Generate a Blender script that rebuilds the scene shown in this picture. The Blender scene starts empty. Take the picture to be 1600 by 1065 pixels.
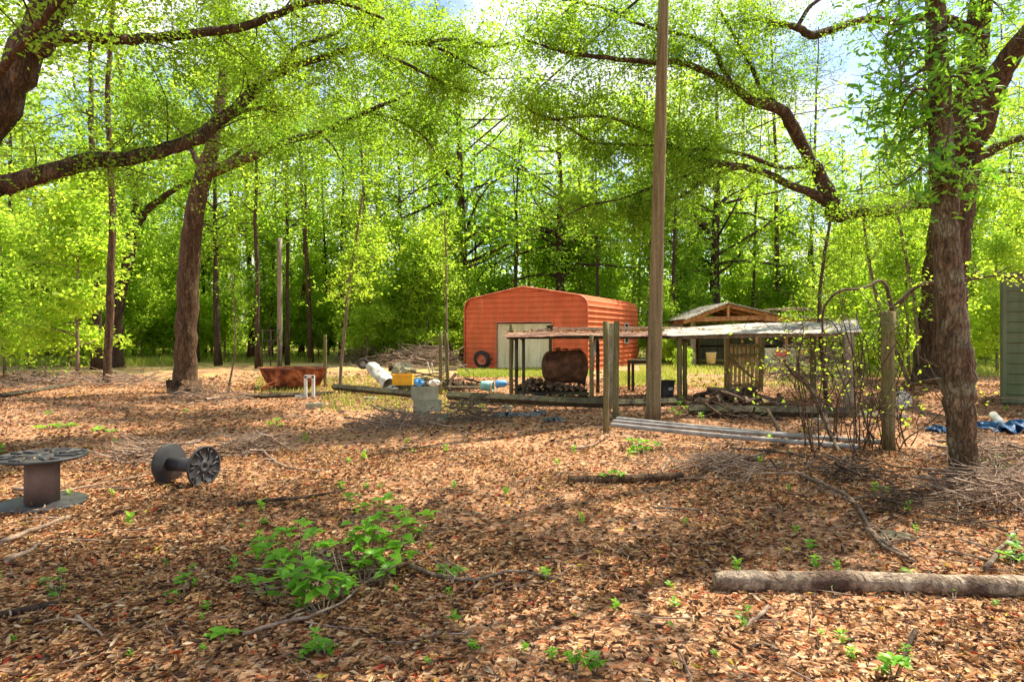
import bpy, math, random
import numpy as np
from mathutils import Vector, Matrix
random.seed(7)
RNG = np.random.default_rng(7)
SC = bpy.context.scene
COL = SC.collection
EYE = 1.6; F = 1000.0; HY = 522.0

# ------------------------------------------------------------------ helpers
def at(px, py, Y):
    return Vector(((px-800)/F*Y, Y, EYE-(py-HY)/F*Y))
def gnd(px, py, z=0.0):
    Y = F*(EYE-z)/(py-HY)
    return Vector(((px-800)/F*Y, Y, z))
def wpx(w, Y): return w/F*Y
U = random.uniform

def tag(o, label=None, cat=None, group=None, kind=None):
    if label: o['label'] = label
    if cat: o['category'] = cat
    if group: o['group'] = group
    if kind: o['kind'] = kind
    return o
def empty(name, loc, rz=0.0):
    o = bpy.data.objects.new(name, None); COL.objects.link(o)
    o.location = loc; o.rotation_euler = (0, 0, rz); o.empty_display_size = .2
    return o
def copy_tree(o, parent=None):
    c = o.copy(); COL.objects.link(c); c.parent = parent
    for ch in [x for x in o.children]: copy_tree(ch, c)
    return c
def objmesh(name, me, mat, parent=None):
    if mat is not None and not me.materials: me.materials.append(mat)
    o = bpy.data.objects.new(name, me); COL.objects.link(o)
    if parent is not None: o.parent = parent
    return o

class MB:
    """collects geometry, builds ONE mesh object"""
    def __init__(s): s.v = []; s.f = []; s.sm = []; s.mi = []; s.cur = 0
    def add(s, vs, fs, smooth=False):
        b = len(s.v); s.v += [tuple(v) for v in vs]
        for f in fs: s.f.append(tuple(i+b for i in f)); s.sm.append(smooth); s.mi.append(s.cur)
        return s
    def box(s, c, d, rot=None, jit=0.0):
        c = Vector(c); R = rot if rot is not None else Matrix.Identity(3)
        vs = []
        for x in (-.5, .5):
            for y in (-.5, .5):
                for z in (-.5, .5):
                    p = Vector((x*d[0], y*d[1], z*d[2]))
                    if jit: p += Vector((U(-jit, jit), U(-jit, jit), U(-jit, jit)))
                    vs.append(c+R@p)
        return s.add(vs, [(0,1,3,2),(4,6,7,5),(0,4,5,1),(2,3,7,6),(0,2,6,4),(1,5,7,3)])
    def bar(s, a, b, w, h, jit=0.0):
        a = Vector(a); b = Vector(b); d = (b-a); L = d.length; d = d/L
        up = Vector((0,0,1)) if abs(d.z) < .95 else Vector((0,1,0))
        sx = d.cross(up).normalized(); uz = sx.cross(d).normalized()
        R = Matrix((d, sx, uz)).transposed()
        return s.box((a+b)/2, (L, w, h), R, jit)
    def tube(s, pts, rad, n=8, cap=True, noise=0.0, seed=0, smooth=True):
        pts = [Vector(p) for p in pts]; m = len(pts)
        rs = random.Random(seed)
        ph = [rs.uniform(0, 6.28) for _ in range(4)]
        t0 = (pts[1]-pts[0]).normalized()
        up = Vector((0,0,1)) if abs(t0.z) < .9 else Vector((1,0,0))
        nx = t0.cross(up).normalized()
        vs = []; fs = []; acc = 0
        for i in range(m):
            t = (pts[min(i+1, m-1)]-pts[max(i-1, 0)])
            t = t.normalized() if t.length > 1e-9 else t0
            nx = (nx-t*nx.dot(t)).normalized(); ny = t.cross(nx)
            if i: acc += (pts[i]-pts[i-1]).length
            r = rad[i] if hasattr(rad, '__len__') else rad
            for k in range(n):
                a = 2*math.pi*k/n
                rr = r
                if noise:
                    rr = r*(1+noise*(.5*math.sin(3*a+ph[0]+acc*1.3)+.35*math.sin(5*a+ph[1]-acc*2.1)+.4*math.sin(2*a+ph[2]+acc*4.3/max(r*6, .3)*.3)))
                vs.append(pts[i]+nx*(math.cos(a)*rr)+ny*(math.sin(a)*rr))
        for i in range(m-1):
            for k in range(n):
                k2 = (k+1) % n
                fs.append((i*n+k, i*n+k2, (i+1)*n+k2, (i+1)*n+k))
        s.add(vs, fs, smooth)
        if cap:
            b = len(s.v)-m*n
            s.f.append(tuple(b+k for k in reversed(range(n)))); s.sm.append(False); s.mi.append(s.cur)
            s.f.append(tuple(b+(m-1)*n+k for k in range(n))); s.sm.append(False); s.mi.append(s.cur)
        return s
    def cyl(s, a, b, r, n=20, r2=None, smooth=True, cap=True):
        return s.tube([a, b], [r, r if r2 is None else r2], n, cap, smooth=smooth)
    def lathe(s, prof, n=24, M=None, smooth=True):
        vs = []; fs = []
        for r, z in prof:
            for k in range(n):
                a = 2*math.pi*k/n; p = Vector((r*math.cos(a), r*math.sin(a), z))
                vs.append(M@p if M is not None else p)
        for i in range(len(prof)-1):
            for k in range(n):
                k2 = (k+1) % n; fs.append((i*n+k, i*n+k2, (i+1)*n+k2, (i+1)*n+k))
        return s.add(vs, fs, smooth)
    def build(s, name, mat, parent=None, local=False):
        me = bpy.data.meshes.new(name)
        off = Vector((0,0,0))
        if parent is not None and not local:
            p = parent
            inv = parent.matrix_basis.inverted() if parent.parent is None else (parent.parent.matrix_basis @ parent.matrix_basis).inverted()
            vs = [tuple(inv@Vector(v)) for v in s.v]
        else: vs = s.v
        me.from_pydata(vs, [], s.f); me.polygons.foreach_set('use_smooth', s.sm)
        if isinstance(mat, (list, tuple)):
            for m_ in mat: me.materials.append(m_)
            me.polygons.foreach_set('material_index', s.mi); mat = None
        me.update()
        return objmesh(name, me, mat, parent)
    def mesh(s, name):
        me = bpy.data.meshes.new(name); me.from_pydata(s.v, [], s.f); me.polygons.foreach_set('use_smooth', s.sm); me.update(); return me
def top(mb, name, mat, base, label, cat, group=None, kind=None):
    """mesh as a top-level thing with its origin at base"""
    base = Vector(base)
    mb.v = [tuple(Vector(v)-base) for v in mb.v]
    o = mb.build(name, mat); o.location = base
    return tag(o, label, cat, group, kind)

def smooth_path(pts, k=4, jit=0.0):
    """catmull-rom through rows of numbers"""
    P = [np.array(p, float) for p in pts]; n = len(P); out = []
    for i in range(n-1):
        p0 = P[max(i-1, 0)]; p1 = P[i]; p2 = P[i+1]; p3 = P[min(i+2, n-1)]
        for j in range(k):
            t = j/k
            q = .5*((2*p1)+(-p0+p2)*t+(2*p0-5*p1+4*p2-p3)*t*t+(-p0+3*p1-3*p2+p3)*t**3)
            if jit and (i or j): q[:3] += RNG.normal(0, jit, 3)*max(q[3], .02) if len(q) > 3 else RNG.normal(0, jit, 3)
            out.append(q)
    out.append(P[-1]); return out

# ------------------------------------------------------------------ leaf meshes (numpy)
def unit(a): return a/np.maximum(np.linalg.norm(a, axis=1, keepdims=True), 1e-9)
def frames(n, up=0.5, axis=None, rng=RNG):
    d = rng.normal(size=(n, 3)); d[:, 2] *= .6
    if axis is not None: d = d*.6+axis
    d = unit(d)
    nn = rng.normal(size=(n, 3)); nn[:, 2] = nn[:, 2]*.8+up*1.6
    nn = unit(nn-d*np.sum(nn*d, axis=1, keepdims=True))
    s = np.cross(nn, d)
    return d, s, nn
T_RH = (np.array([(0,0,0),(.45,.5,.12),(1,0,-.05),(.45,-.5,.12)], float), [(0,1,2,3)])
T_LF = (np.array([(0,0,0),(.3,0,.02),(.68,0,0),(1,0,-.13),(.27,.42,.1),(.66,.36,.06),(.27,-.42,.1),(.66,-.36,.06)], float),
        [(0,6,1),(0,1,4),(1,6,7,2),(4,1,2,5),(2,7,3),(5,2,3)])
T_CL = (np.array([(0,0,.12),(.3,0,-.02),(.7,0,-.03),(1,0,.2),(.25,.45,.2),(.72,.34,.18),(.3,-.5,.12),(.66,-.36,.24)], float), T_LF[1])
T_BL = (np.array([(0,-.5,0),(0,.5,0),(.6,.35,0),(.6,-.35,0),(1,0,0)], float), [(0,1,2,3),(3,2,4)])
def leaf_mesh(name, pos, L, W, tmpl, up=.5, axis=None, var=None, fr=None, rng=RNG):
    pos = np.asarray(pos, float); n = len(pos)
    L = np.broadcast_to(L, (n,)); W = np.broadcast_to(W, (n,))
    d, s, nn = fr if fr is not None else frames(n, up, axis, rng)
    tv, tf = tmpl; k = len(tv)
    v = (pos[:, None, :] + d[:, None, :]*(tv[None, :, 0:1]*L[:, None, None])
         + s[:, None, :]*(tv[None, :, 1:2]*W[:, None, None]) + nn[:, None, :]*(tv[None, :, 2:3]*L[:, None, None]))
    v = v.reshape(-1, 3)
    li = np.array([i for f in tf for i in f]); fl = np.array([len(f) for f in tf])
    loops = (li[None, :]+(np.arange(n)*k)[:, None]).ravel()
    tot = np.tile(fl, n); start = np.concatenate([[0], np.cumsum(tot)[:-1]])
    me = bpy.data.meshes.new(name)
    me.vertices.add(len(v)); me.vertices.foreach_set('co', v.astype(np.float32).ravel())
    me.loops.add(len(loops)); me.loops.foreach_set('vertex_index', loops.astype(np.int32))
    me.polygons.add(len(tot)); me.polygons.foreach_set('loop_start', start.astype(np.int32))
    at_ = me.attributes.new('v', 'FLOAT', 'FACE')
    var = rng.random(n) if var is None else var
    at_.data.foreach_set('value', np.repeat(var, len(tf)).astype(np.float32))
    me.update(calc_edges=True)
    return me

# ------------------------------------------------------------------ materials
def new_mat(name):
    m = bpy.data.materials.new(name); m.use_nodes = True
    nt = m.node_tree; b = nt.nodes['Principled BSDF']
    b.inputs['Specular IOR Level'].default_value = .25
    return m, nt, b
def N(nt, t, **kw):
    n = nt.nodes.new(t)
    for k, v in kw.items():
        if hasattr(n, k): setattr(n, k, v)
    return n
def coords(nt, scale=(1,1,1), world=False):
    tc = N(nt, 'ShaderNodeTexCoord') if not world else N(nt, 'ShaderNodeNewGeometry')
    mp = N(nt, 'ShaderNodeMapping'); mp.inputs['Scale'].default_value = scale
    nt.links.new(tc.outputs['Position' if world else 'Object'], mp.inputs['Vector'])
    return mp.outputs['Vector']
def noise(nt, vec, scale, detail=5, rough=.6, dist=0.0):
    n = N(nt, 'ShaderNodeTexNoise'); n.inputs['Scale'].default_value = scale
    n.inputs['Detail'].default_value = detail; n.inputs['Roughness'].default_value = rough; n.inputs['Distortion'].default_value = dist
    nt.links.new(vec, n.inputs['Vector']); return n.outputs['Fac']
def ramp(nt, fac, stops, interp='LINEAR'):
    r = N(nt, 'ShaderNodeValToRGB'); cr = r.color_ramp; cr.interpolation = interp
    while len(cr.elements) < len(stops): cr.elements.new(.5)
    for e, (p, c) in zip(cr.elements, stops):
        e.position = p; e.color = (*c, 1) if len(c) == 3 else c
    nt.links.new(fac, r.inputs['Fac']); return r.outputs['Color']
def mix(nt, fac, a, b, mode='MIX'):
    m = N(nt, 'ShaderNodeMix', data_type='RGBA', blend_type=mode)
    for sock, val in ((m.inputs[0], fac), (m.inputs[6], a), (m.inputs[7], b)):
        if isinstance(val, (int, float)): sock.default_value = val
        elif isinstance(val, tuple): sock.default_value = (*val, 1)
        else: nt.links.new(val, sock)
    return m.outputs[2]
def bump(nt, b, h, strength=.4, dist=.02):
    bp = N(nt, 'ShaderNodeBump'); bp.inputs['Strength'].default_value = strength; bp.inputs['Distance'].default_value = dist
    nt.links.new(h, bp.inputs['Height']); nt.links.new(bp.outputs['Normal'], b.inputs['Normal'])
def mat_simple(name, stops, scale=(1,1,1), ns=4, rough=.8, metal=0, bs=.3, bd=.01, detail=6, ns2=None):
    m, nt, b = new_mat(name); v = coords(nt, scale)
    f = noise(nt, v, ns, detail)
    nt.links.new(ramp(nt, f, stops), b.inputs['Base Color'])
    b.inputs['Roughness'].default_value = rough; b.inputs['Metallic'].default_value = metal
    if bs: bump(nt, b, noise(nt, v, ns2 or ns*6, 4), bs, bd)
    return m
def mat_bark(name, c1, c2, c3, lichen=None, zs=.18, sc=9, bd=.03, furrow=False):
    m, nt, b = new_mat(name); v = coords(nt, (1,1,zs))
    f = noise(nt, v, sc, 8, .7, .4); col = ramp(nt, f, [(.3, c1), (.52, c2), (.75, c3)])
    if lichen:
        f2 = noise(nt, coords(nt), 2.2, 6, .65)
        col = mix(nt, ramp(nt, f2, [(.5, (0,0,0)), (.62, (1,1,1))]), col, lichen)
    col = mix(nt, .8, col, ramp(nt, noise(nt, coords(nt, (1,1,max(zs,.3))), sc*4.5, 6, .75), [(.32,(.35,.33,.32)),(.5,(.85,.85,.85)),(.68,(1.35,1.3,1.25))]), 'MULTIPLY')
    nt.links.new(col, b.inputs['Base Color']); b.inputs['Roughness'].default_value = .9
    vo = N(nt, 'ShaderNodeTexVoronoi', feature='DISTANCE_TO_EDGE'); vo.inputs['Scale'].default_value = sc*1.6
    nz = N(nt, 'ShaderNodeTexNoise'); nz.inputs['Scale'].default_value = 9; nz.inputs['Detail'].default_value = 5; nt.links.new(v, nz.inputs['Vector'])
    dm = N(nt, 'ShaderNodeVectorMath', operation='MULTIPLY_ADD'); dm.inputs[1].default_value = (.3,.3,.3)
    nt.links.new(nz.outputs['Color'], dm.inputs[0]); nt.links.new(v, dm.inputs[2]); nt.links.new(dm.outputs[0], vo.inputs['Vector'])
    if furrow: nt.links.new(mix(nt, 1.0, col, ramp(nt, vo.outputs['Distance'], [(.0,(.34,.32,.30)),(.10,(.8,.78,.76)),(.26,(1.1,1.1,1.1))]), 'MULTIPLY'), b.inputs['Base Color'])
    ad = N(nt, 'ShaderNodeMath', operation='ADD'); nt.links.new(vo.outputs['Distance'], ad.inputs[0]); nt.links.new(f, ad.inputs[1])
    bump(nt, b, ad.outputs[0], 1.0, bd)
    return m
def mat_leaf(name, dark, lite, tdark, tlite, tr=.5, rough=.55, hue=.12):
    m, nt, b = new_mat(name)
    at_ = N(nt, 'ShaderNodeAttribute'); at_.attribute_name = 'v'
    oi = N(nt, 'ShaderNodeObjectInfo')
    f2 = noise(nt, coords(nt, (1,1,1), True), .35, 3)
    add = N(nt, 'ShaderNodeMath', operation='MULTIPLY_ADD'); add.inputs[1].default_value = .55
    nt.links.new(at_.outputs['Fac'], add.inputs[0])
    m3 = N(nt, 'ShaderNodeMath', operation='MULTIPLY_ADD'); m3.inputs[1].default_value = 1.1; m3.inputs[2].default_value = -.33
    nt.links.new(f2, m3.inputs[0]); nt.links.new(m3.outputs[0], add.inputs[2])
    m4 = N(nt, 'ShaderNodeMath', operation='MULTIPLY_ADD'); m4.inputs[1].default_value = .35
    nt.links.new(oi.outputs['Random'], m4.inputs[0]); nt.links.new(add.outputs[0], m4.inputs[2]); m4.use_clamp = True
    c = ramp(nt, m4.outputs[0], [(.1, dark), (.95, lite)]); t = ramp(nt, m4.outputs[0], [(.1, tdark), (.95, tlite)])
    nt.links.new(c, b.inputs['Base Color']); b.inputs['Roughness'].default_value = rough; b.inputs['Specular IOR Level'].default_value = .3
    tl = N(nt, 'ShaderNodeBsdfTranslucent'); nt.links.new(t, tl.inputs['Color'])
    ms = N(nt, 'ShaderNodeMixShader'); ms.inputs[0].default_value = tr
    nt.links.new(b.outputs[0], ms.inputs[1]); nt.links.new(tl.outputs[0], ms.inputs[2])
    nt.links.new(ms.outputs[0], nt.nodes['Material Output'].inputs['Surface'])
    return m
M = {}
M['leafY'] = mat_leaf('leaf_yellow_green', (.07,.16,.012), (.26,.38,.03), (.17,.42,.02), (.60,.82,.05), tr=.62)
M['leafN'] = mat_leaf('leaf_oak_near', (.045,.12,.012), (.20,.32,.02), (.10,.28,.014), (.46,.68,.035), tr=.55)
M['leafB'] = mat_leaf('leaf_woods', (.08,.17,.02), (.30,.42,.035), (.27,.52,.03), (.66,.86,.07), tr=.66)
M['leafM'] = mat_leaf('leaf_mid_green', (.055,.13,.014), (.20,.34,.03), (.16,.42,.02), (.54,.78,.05), tr=.62)
M['leafD'] = mat_leaf('leaf_dark_green', (.035,.10,.015), (.12,.25,.02), (.08,.25,.015), (.30,.52,.03), tr=.5)
M['needle'] = mat_leaf('pine_needle', (.03,.08,.02), (.09,.16,.03), (.08,.18,.02), (.18,.32,.04), tr=.3)
M['plant'] = mat_leaf('plant_leaf', (.05,.19,.015), (.18,.42,.03), (.15,.46,.015), (.50,.80,.05), tr=.45, rough=.4)
M['grass'] = mat_leaf('grass_blade', (.12,.22,.02), (.38,.42,.08), (.25,.40,.03), (.60,.62,.12), tr=.4)
M['bark'] = mat_bark('bark_brown', (.018,.011,.007), (.10,.062,.036), (.24,.165,.10), zs=.22, furrow=True)
M['barkR'] = mat_bark('bark_red_brown', (.025,.014,.007), (.13,.075,.038), (.27,.175,.10), zs=.22, sc=11, furrow=True)
M['barkL'] = mat_bark('bark_lichen', (.03,.02,.011), (.145,.095,.053), (.31,.225,.14), lichen=(.21,.20,.13), zs=.3, sc=10, furrow=True)
M['barkD'] = mat_bark('bark_dark', (.02,.013,.01), (.075,.045,.03), (.17,.11,.07))
M['logbark'] = mat_bark('log_bark', (.05,.03,.02), (.42,.32,.22), (.66,.54,.42), lichen=(.10,.06,.04), zs=.9, sc=9, bd=.03)
M['barkG'] = mat_bark('bark_grey', (.07,.05,.035), (.22,.16,.11), (.42,.33,.24))
M['twig'] = mat_bark('dead_twig', (.10,.065,.045), (.30,.21,.15), (.50,.39,.30), zs=1, bd=.005)
M['vine'] = mat_bark('vine_stem', (.03,.02,.014), (.10,.065,.04), (.22,.15,.10), zs=1, bd=.005)
M['wood'] = mat_bark('weathered_post', (.07,.06,.025), (.20,.165,.075), (.34,.28,.14), lichen=(.13,.14,.04), zs=.06, sc=16, bd=.01)
M['woodG'] = mat_bark('weathered_board', (.14,.11,.07), (.30,.25,.17), (.46,.40,.29), zs=.2, sc=10, bd=.006)
M['picket'] = mat_bark('tan_picket', (.20,.15,.06), (.42,.34,.17), (.55,.47,.27), zs=.2, sc=10, bd=.006)
M['woodD'] = mat_bark('rotten_timber', (.025,.022,.013), (.07,.055,.035), (.16,.12,.08), lichen=(.09,.09,.04), zs=1, sc=6, bd=.01)
M['woodO'] = mat_bark('orange_lumber', (.28,.13,.06), (.50,.25,.12), (.66,.40,.22), zs=.3, sc=6, bd=.004)
M['pole'] = mat_bark('utility_pole_wood', (.09,.065,.035), (.23,.175,.095), (.36,.29,.18), zs=.03, sc=18, bd=.008)
M['rust'] = mat_simple('rust', [(.32,(.04,.012,.007)),(.48,(.20,.05,.018)),(.6,(.40,.13,.04)),(.72,(.50,.25,.13))], ns=4.5, rough=.75, bs=.4)
M['rustD'] = mat_simple('rust_dark', [(.3,(.035,.018,.01)),(.5,(.12,.055,.025)),(.64,(.22,.10,.05)),(.8,(.36,.22,.15))], ns=4.5, rough=.8, bs=.5)
M['roofrust'] = mat_simple('rusty_sheet', [(.3,(.07,.03,.02)),(.5,(.17,.08,.05)),(.7,(.30,.19,.13))], ns=2.4, rough=.8)
M['roofzinc'] = mat_simple('zinc_sheet', [(.35,(.16,.13,.10)),(.5,(.34,.31,.26)),(.7,(.50,.47,.41))], ns=2.2, rough=.7, metal=.1, bs=.1)
M['concrete'] = mat_simple('concrete_block', [(.3,(.20,.19,.12)),(.6,(.34,.32,.22)),(.8,(.46,.44,.32))], ns=5, rough=.95, bs=.5)
M['plasticK'] = mat_simple('grey_black_plastic', [(.3,(.022,.021,.022)),(.6,(.05,.048,.05)),(.8,(.12,.10,.085))], ns=4, rough=.5, bs=.1)
M['plasticB'] = mat_simple('black_plastic', [(.3,(.018,.014,.014)),(.7,(.045,.036,.034))], ns=4, rough=.45, bs=.1)
M['spoolstem'] = mat_simple('brown_cardboard_core', [(.3,(.11,.07,.055)),(.7,(.20,.13,.10))], ns=5, rough=.8)
M['white'] = mat_simple('dirty_white_plastic', [(.3,(.30,.28,.22)),(.5,(.52,.51,.45)),(.7,(.68,.67,.62))], ns=4, rough=.5, bs=.2)
M['cream'] = mat_simple('cream_plastic', [(.3,(.50,.42,.27)),(.7,(.66,.58,.40))], ns=4, rough=.6, bs=.1)
M['orange'] = mat_simple('yellow_orange_plastic', [(.3,(.62,.30,.02)),(.7,(.85,.45,.03))], ns=4, rough=.5, bs=.1)
M['blue'] = mat_simple('blue_plastic', [(.3,(.05,.22,.60)),(.7,(.15,.45,.80))], ns=6, rough=.4, bs=.3)
M['teal'] = mat_simple('teal_plastic', [(.3,(.12,.38,.36)),(.7,(.30,.55,.50))], ns=6, rough=.5, bs=.1)
M['tarpK'] = mat_simple('dark_tarp', [(.35,(.018,.022,.028)),(.55,(.06,.075,.09)),(.75,(.26,.27,.28))], ns=7, rough=.45, bs=.6, bd=.03)
M['tarpB'] = mat_simple('blue_tarp', [(.3,(.01,.05,.13)),(.7,(.03,.13,.28))], ns=6, rough=.4, bs=.5, bd=.02)
M['pipe'] = mat_simple('grey_pipe', [(.3,(.12,.11,.10)),(.5,(.25,.24,.23)),(.7,(.38,.36,.34))], ns=5, rough=.75, bs=.1)
M['rubber'] = mat_simple('tyre_rubber', [(.3,(.02,.018,.017)),(.7,(.06,.05,.045))], ns=6, rough=.85)
M['steel'] = mat_simple('grey_steel', [(.3,(.25,.22,.20)),(.7,(.42,.40,.38))], ns=5, rough=.5, metal=.4)
M['wire'] = mat_simple('wire', [(.3,(.03,.025,.02)),(.7,(.06,.05,.04))], ns=5, rough=.6)
M['mesh_wire'] = mat_simple('mesh_wire', [(.3,(.25,.22,.2)),(.7,(.4,.38,.35))], ns=5, rough=.6)
M['dark'] = mat_simple('dark_opening', [(.3,(.015,.013,.012)),(.7,(.03,.027,.024))], ns=4)
M['stone'] = mat_simple('sandy_stone', [(.3,(.25,.20,.11)),(.7,(.42,.35,.2))], ns=6, rough=.95, bs=.5)

def mat_siding(name, c1, c2, c3, pitch, dirt):
    m, nt, b = new_mat(name)
    v = coords(nt); f = noise(nt, coords(nt, (1,1,.5)), 1.3, 6, .65)
    col = ramp(nt, f, [(.3, c1), (.55, c2), (.75, c3)])
    f3 = noise(nt, coords(nt, (3,3,.25)), 2.5, 5)          # run-down streaks
    col = mix(nt, ramp(nt, f3, [(.45,(0,0,0)),(.7,(.75,.75,.75))]), col, dirt)
    nt.links.new(col, b.inputs['Base Color']); b.inputs['Roughness'].default_value = .6
    bump(nt, b, noise(nt, v, 8, 3), .15, .01)
    return m
M['red'] = mat_siding('orange_red_siding', (.50,.095,.035), (.64,.135,.05), (.72,.20,.08), .2, (.40,.12,.04))
M['redtrim'] = mat_simple('red_trim', [(.3,(.45,.10,.05)),(.7,(.62,.20,.12))], ns=3, rough=.5)
M['door'] = mat_siding('cream_door', (.62,.55,.36), (.72,.66,.46), (.78,.74,.56), .1, (.42,.40,.2))
M['greensiding'] = mat_siding('green_siding', (.075,.10,.05), (.12,.15,.08), (.17,.20,.11), .2, (.07,.10,.04))
M['palemetal'] = mat_siding('pale_metal_wall', (.30,.31,.24), (.42,.42,.33), (.5,.49,.4), .2, (.2,.16,.1))

# ground material ---------------------------------------------------------
def mat_ground():
    m, nt, b = new_mat('leaf_litter_ground')
    v = coords(nt, (1,1,1), True)
    nz = N(nt, 'ShaderNodeTexNoise'); nz.inputs['Scale'].default_value = 3.0; nt.links.new(v, nz.inputs['Vector'])
    dm = N(nt, 'ShaderNodeVectorMath', operation='MULTIPLY_ADD'); dm.inputs[1].default_value = (.12,.12,0)
    nt.links.new(nz.outputs['Color'], dm.inputs[0]); nt.links.new(v, dm.inputs[2])
    mp = N(nt, 'ShaderNodeMapping'); mp.inputs['Scale'].default_value = (26, 42, 26); mp.inputs['Rotation'].default_value = (0,0,.6)
    nt.links.new(dm.outputs[0], mp.inputs['Vector'])
    vo = N(nt, 'ShaderNodeTexVoronoi'); vo.inputs['Scale'].default_value = 1.0; nt.links.new(mp.outputs[0], vo.inputs['Vector'])
    sep = N(nt, 'ShaderNodeSeparateColor'); nt.links.new(vo.outputs['Color'], sep.inputs[0])
    leaf = ramp(nt, sep.outputs[0], [(0,(.10,.045,.022)),(.18,(.25,.12,.055)),(.4,(.42,.21,.10)),(.62,(.54,.30,.16)),(.8,(.46,.15,.06)),(.9,(.50,.33,.2))], 'CONSTANT')
    big = noise(nt, v, .55, 6, .6)
    soil = ramp(nt, noise(nt, v, 26, 6, .7), [(.35,(.09,.05,.03)),(.6,(.28,.16,.09)),(.75,(.42,.28,.17))])
    col = mix(nt, ramp(nt, big, [(.52,(0,0,0)),(.66,(.75,.75,.75))]), leaf, soil)
    # green tint patches and grass beyond the yard
    sx = N(nt, 'ShaderNodeSeparateXYZ'); nt.links.new(v, sx.inputs[0])
    g1 = noise(nt, v, .35, 6, .65)
    yr = N(nt, 'ShaderNodeMapRange'); yr.inputs['From Min'].default_value = 13; yr.inputs['From Max'].default_value = 34
    yr.inputs['To Min'].default_value = -.16; yr.inputs['To Max'].default_value = .2
    nt.links.new(sx.outputs['Y'], yr.inputs['Value'])
    ad = N(nt, 'ShaderNodeMath', operation='ADD'); nt.links.new(g1, ad.inputs[0]); nt.links.new(yr.outputs[0], ad.inputs[1])
    gcol = ramp(nt, noise(nt, v, 9, 5, .7), [(.3,(.20,.17,.05)),(.55,(.42,.34,.12)),(.75,(.60,.46,.27))])
    col = mix(nt, ramp(nt, ad.outputs[0], [(.52,(0,0,0)),(.66,(.85,.85,.85))]), col, gcol)
    nt.links.new(col, b.inputs['Base Color']); b.inputs['Roughness'].default_value = .9
    h = N(nt, 'ShaderNodeMath', operation='MULTIPLY_ADD'); h.inputs[1].default_value = .6
    nt.links.new(sep.outputs[1], h.inputs[0]); nt.links.new(noise(nt, v, 40, 3), h.inputs[2])
    bump(nt, b, h.outputs[0], .7, .02)
    return m
M['ground'] = mat_ground()
def mat_litter():
    m, nt, b = new_mat('dry_leaf')
    a = N(nt, 'ShaderNodeAttribute'); a.attribute_name = 'v'
    c = ramp(nt, a.outputs['Fac'], [(0,(.07,.035,.02)),(.18,(.20,.095,.042)),(.36,(.36,.19,.08)),(.54,(.52,.30,.13)),(.74,(.62,.41,.21)),(.89,(.64,.50,.32)),(.935,(.50,.13,.045)),(.962,(.42,.045,.02)),(.972,(.34,.24,.14)),(.992,(.62,.48,.06))], 'CONSTANT')
    f = noise(nt, coords(nt, (1,1,1), True), 30, 3)
    c = mix(nt, .5, c, ramp(nt, f, [(.3,(.5,.45,.4)),(.7,(1,1,1))]), 'MULTIPLY')
    nt.links.new(c, b.inputs['Base Color']); b.inputs['Roughness'].default_value = .6
    tl = N(nt, 'ShaderNodeBsdfTranslucent'); nt.links.new(c, tl.inputs['Color'])
    ms = N(nt, 'ShaderNodeMixShader'); ms.inputs[0].default_value = .18
    nt.links.new(b.outputs[0], ms.inputs[1]); nt.links.new(tl.outputs[0], ms.inputs[2])
    nt.links.new(ms.outputs[0], nt.nodes['Material Output'].inputs['Surface'])
    return m
M['litter'] = mat_litter()

# ------------------------------------------------------------------ world, sun, camera
SUN_AZ = math.atan2(.80, .60)      # from +Y towards +X
SUN_EL = math.radians(56)
def world():
    w = bpy.data.worlds.new("World"); SC.world = w; w.use_nodes = True
    nt = w.node_tree; bg = nt.nodes['Background']
    sky = nt.nodes.new('ShaderNodeTexSky'); sky.sky_type = 'NISHITA'; sky.sun_disc = False
    sky.sun_elevation = SUN_EL; sky.sun_rotation = SUN_AZ; sky.dust_density = .6
    nt.links.new(sky.outputs[0], bg.inputs['Color']); bg.inputs['Strength'].default_value = .11
    bg2 = nt.nodes.new('ShaderNodeBackground'); bg2.inputs['Color'].default_value = (1,.975,.95,1); bg2.inputs['Strength'].default_value = .68
    tc = nt.nodes.new('ShaderNodeTexCoord'); mp = nt.nodes.new('ShaderNodeMapping'); mp.inputs['Scale'].default_value = (1,1,2.0)
    nt.links.new(tc.outputs['Generated'], mp.inputs['Vector'])
    f = noise(nt, mp.outputs[0], 2.6, 7, .58)
    r = ramp(nt, f, [(.44,(0,0,0)),(.60,(1,1,1))])
    ms = nt.nodes.new('ShaderNodeMixShader'); nt.links.new(r, ms.inputs[0])
    nt.links.new(bg.outputs[0], ms.inputs[1]); nt.links.new(bg2.outputs[0], ms.inputs[2])
    nt.links.new(ms.outputs[0], nt.nodes['World Output'].inputs['Surface'])
world()
sd = bpy.data.lights.new('sun', 'SUN'); sd.energy = 5.0; sd.angle = math.radians(.55); sd.color = (1, .91, .74)
so = bpy.data.objects.new('sun', sd); COL.objects.link(so)
sv = Vector((math.sin(SUN_AZ)*math.cos(SUN_EL), math.cos(SUN_AZ)*math.cos(SUN_EL), math.sin(SUN_EL)))
so.rotation_euler = sv.to_track_quat('Z', 'Y').to_euler(); so.location = (10, 10, 40)
cd = bpy.data.cameras.new('camera'); cd.sensor_width = 36; cd.lens = 22.5; cd.clip_end = 2000; cd.shift_y = -(532.5-HY)/1600
co = bpy.data.objects.new('camera', cd); COL.objects.link(co); co.location = (0,0,EYE); co.rotation_euler = (math.pi/2,0,0)
SC.camera = co
SC.view_settings.view_transform = 'Standard'; SC.view_settings.look = 'None'; SC.view_settings.exposure = EXPO = 1.32; SC.view_settings.gamma = 1
SC.cycles.max_bounces = 8; SC.cycles.diffuse_bounces = 7; SC.cycles.glossy_bounces = 2; SC.cycles.transmission_bounces = 6
SC.cycles.caustics_reflective = False; SC.cycles.caustics_refractive = False
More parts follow.
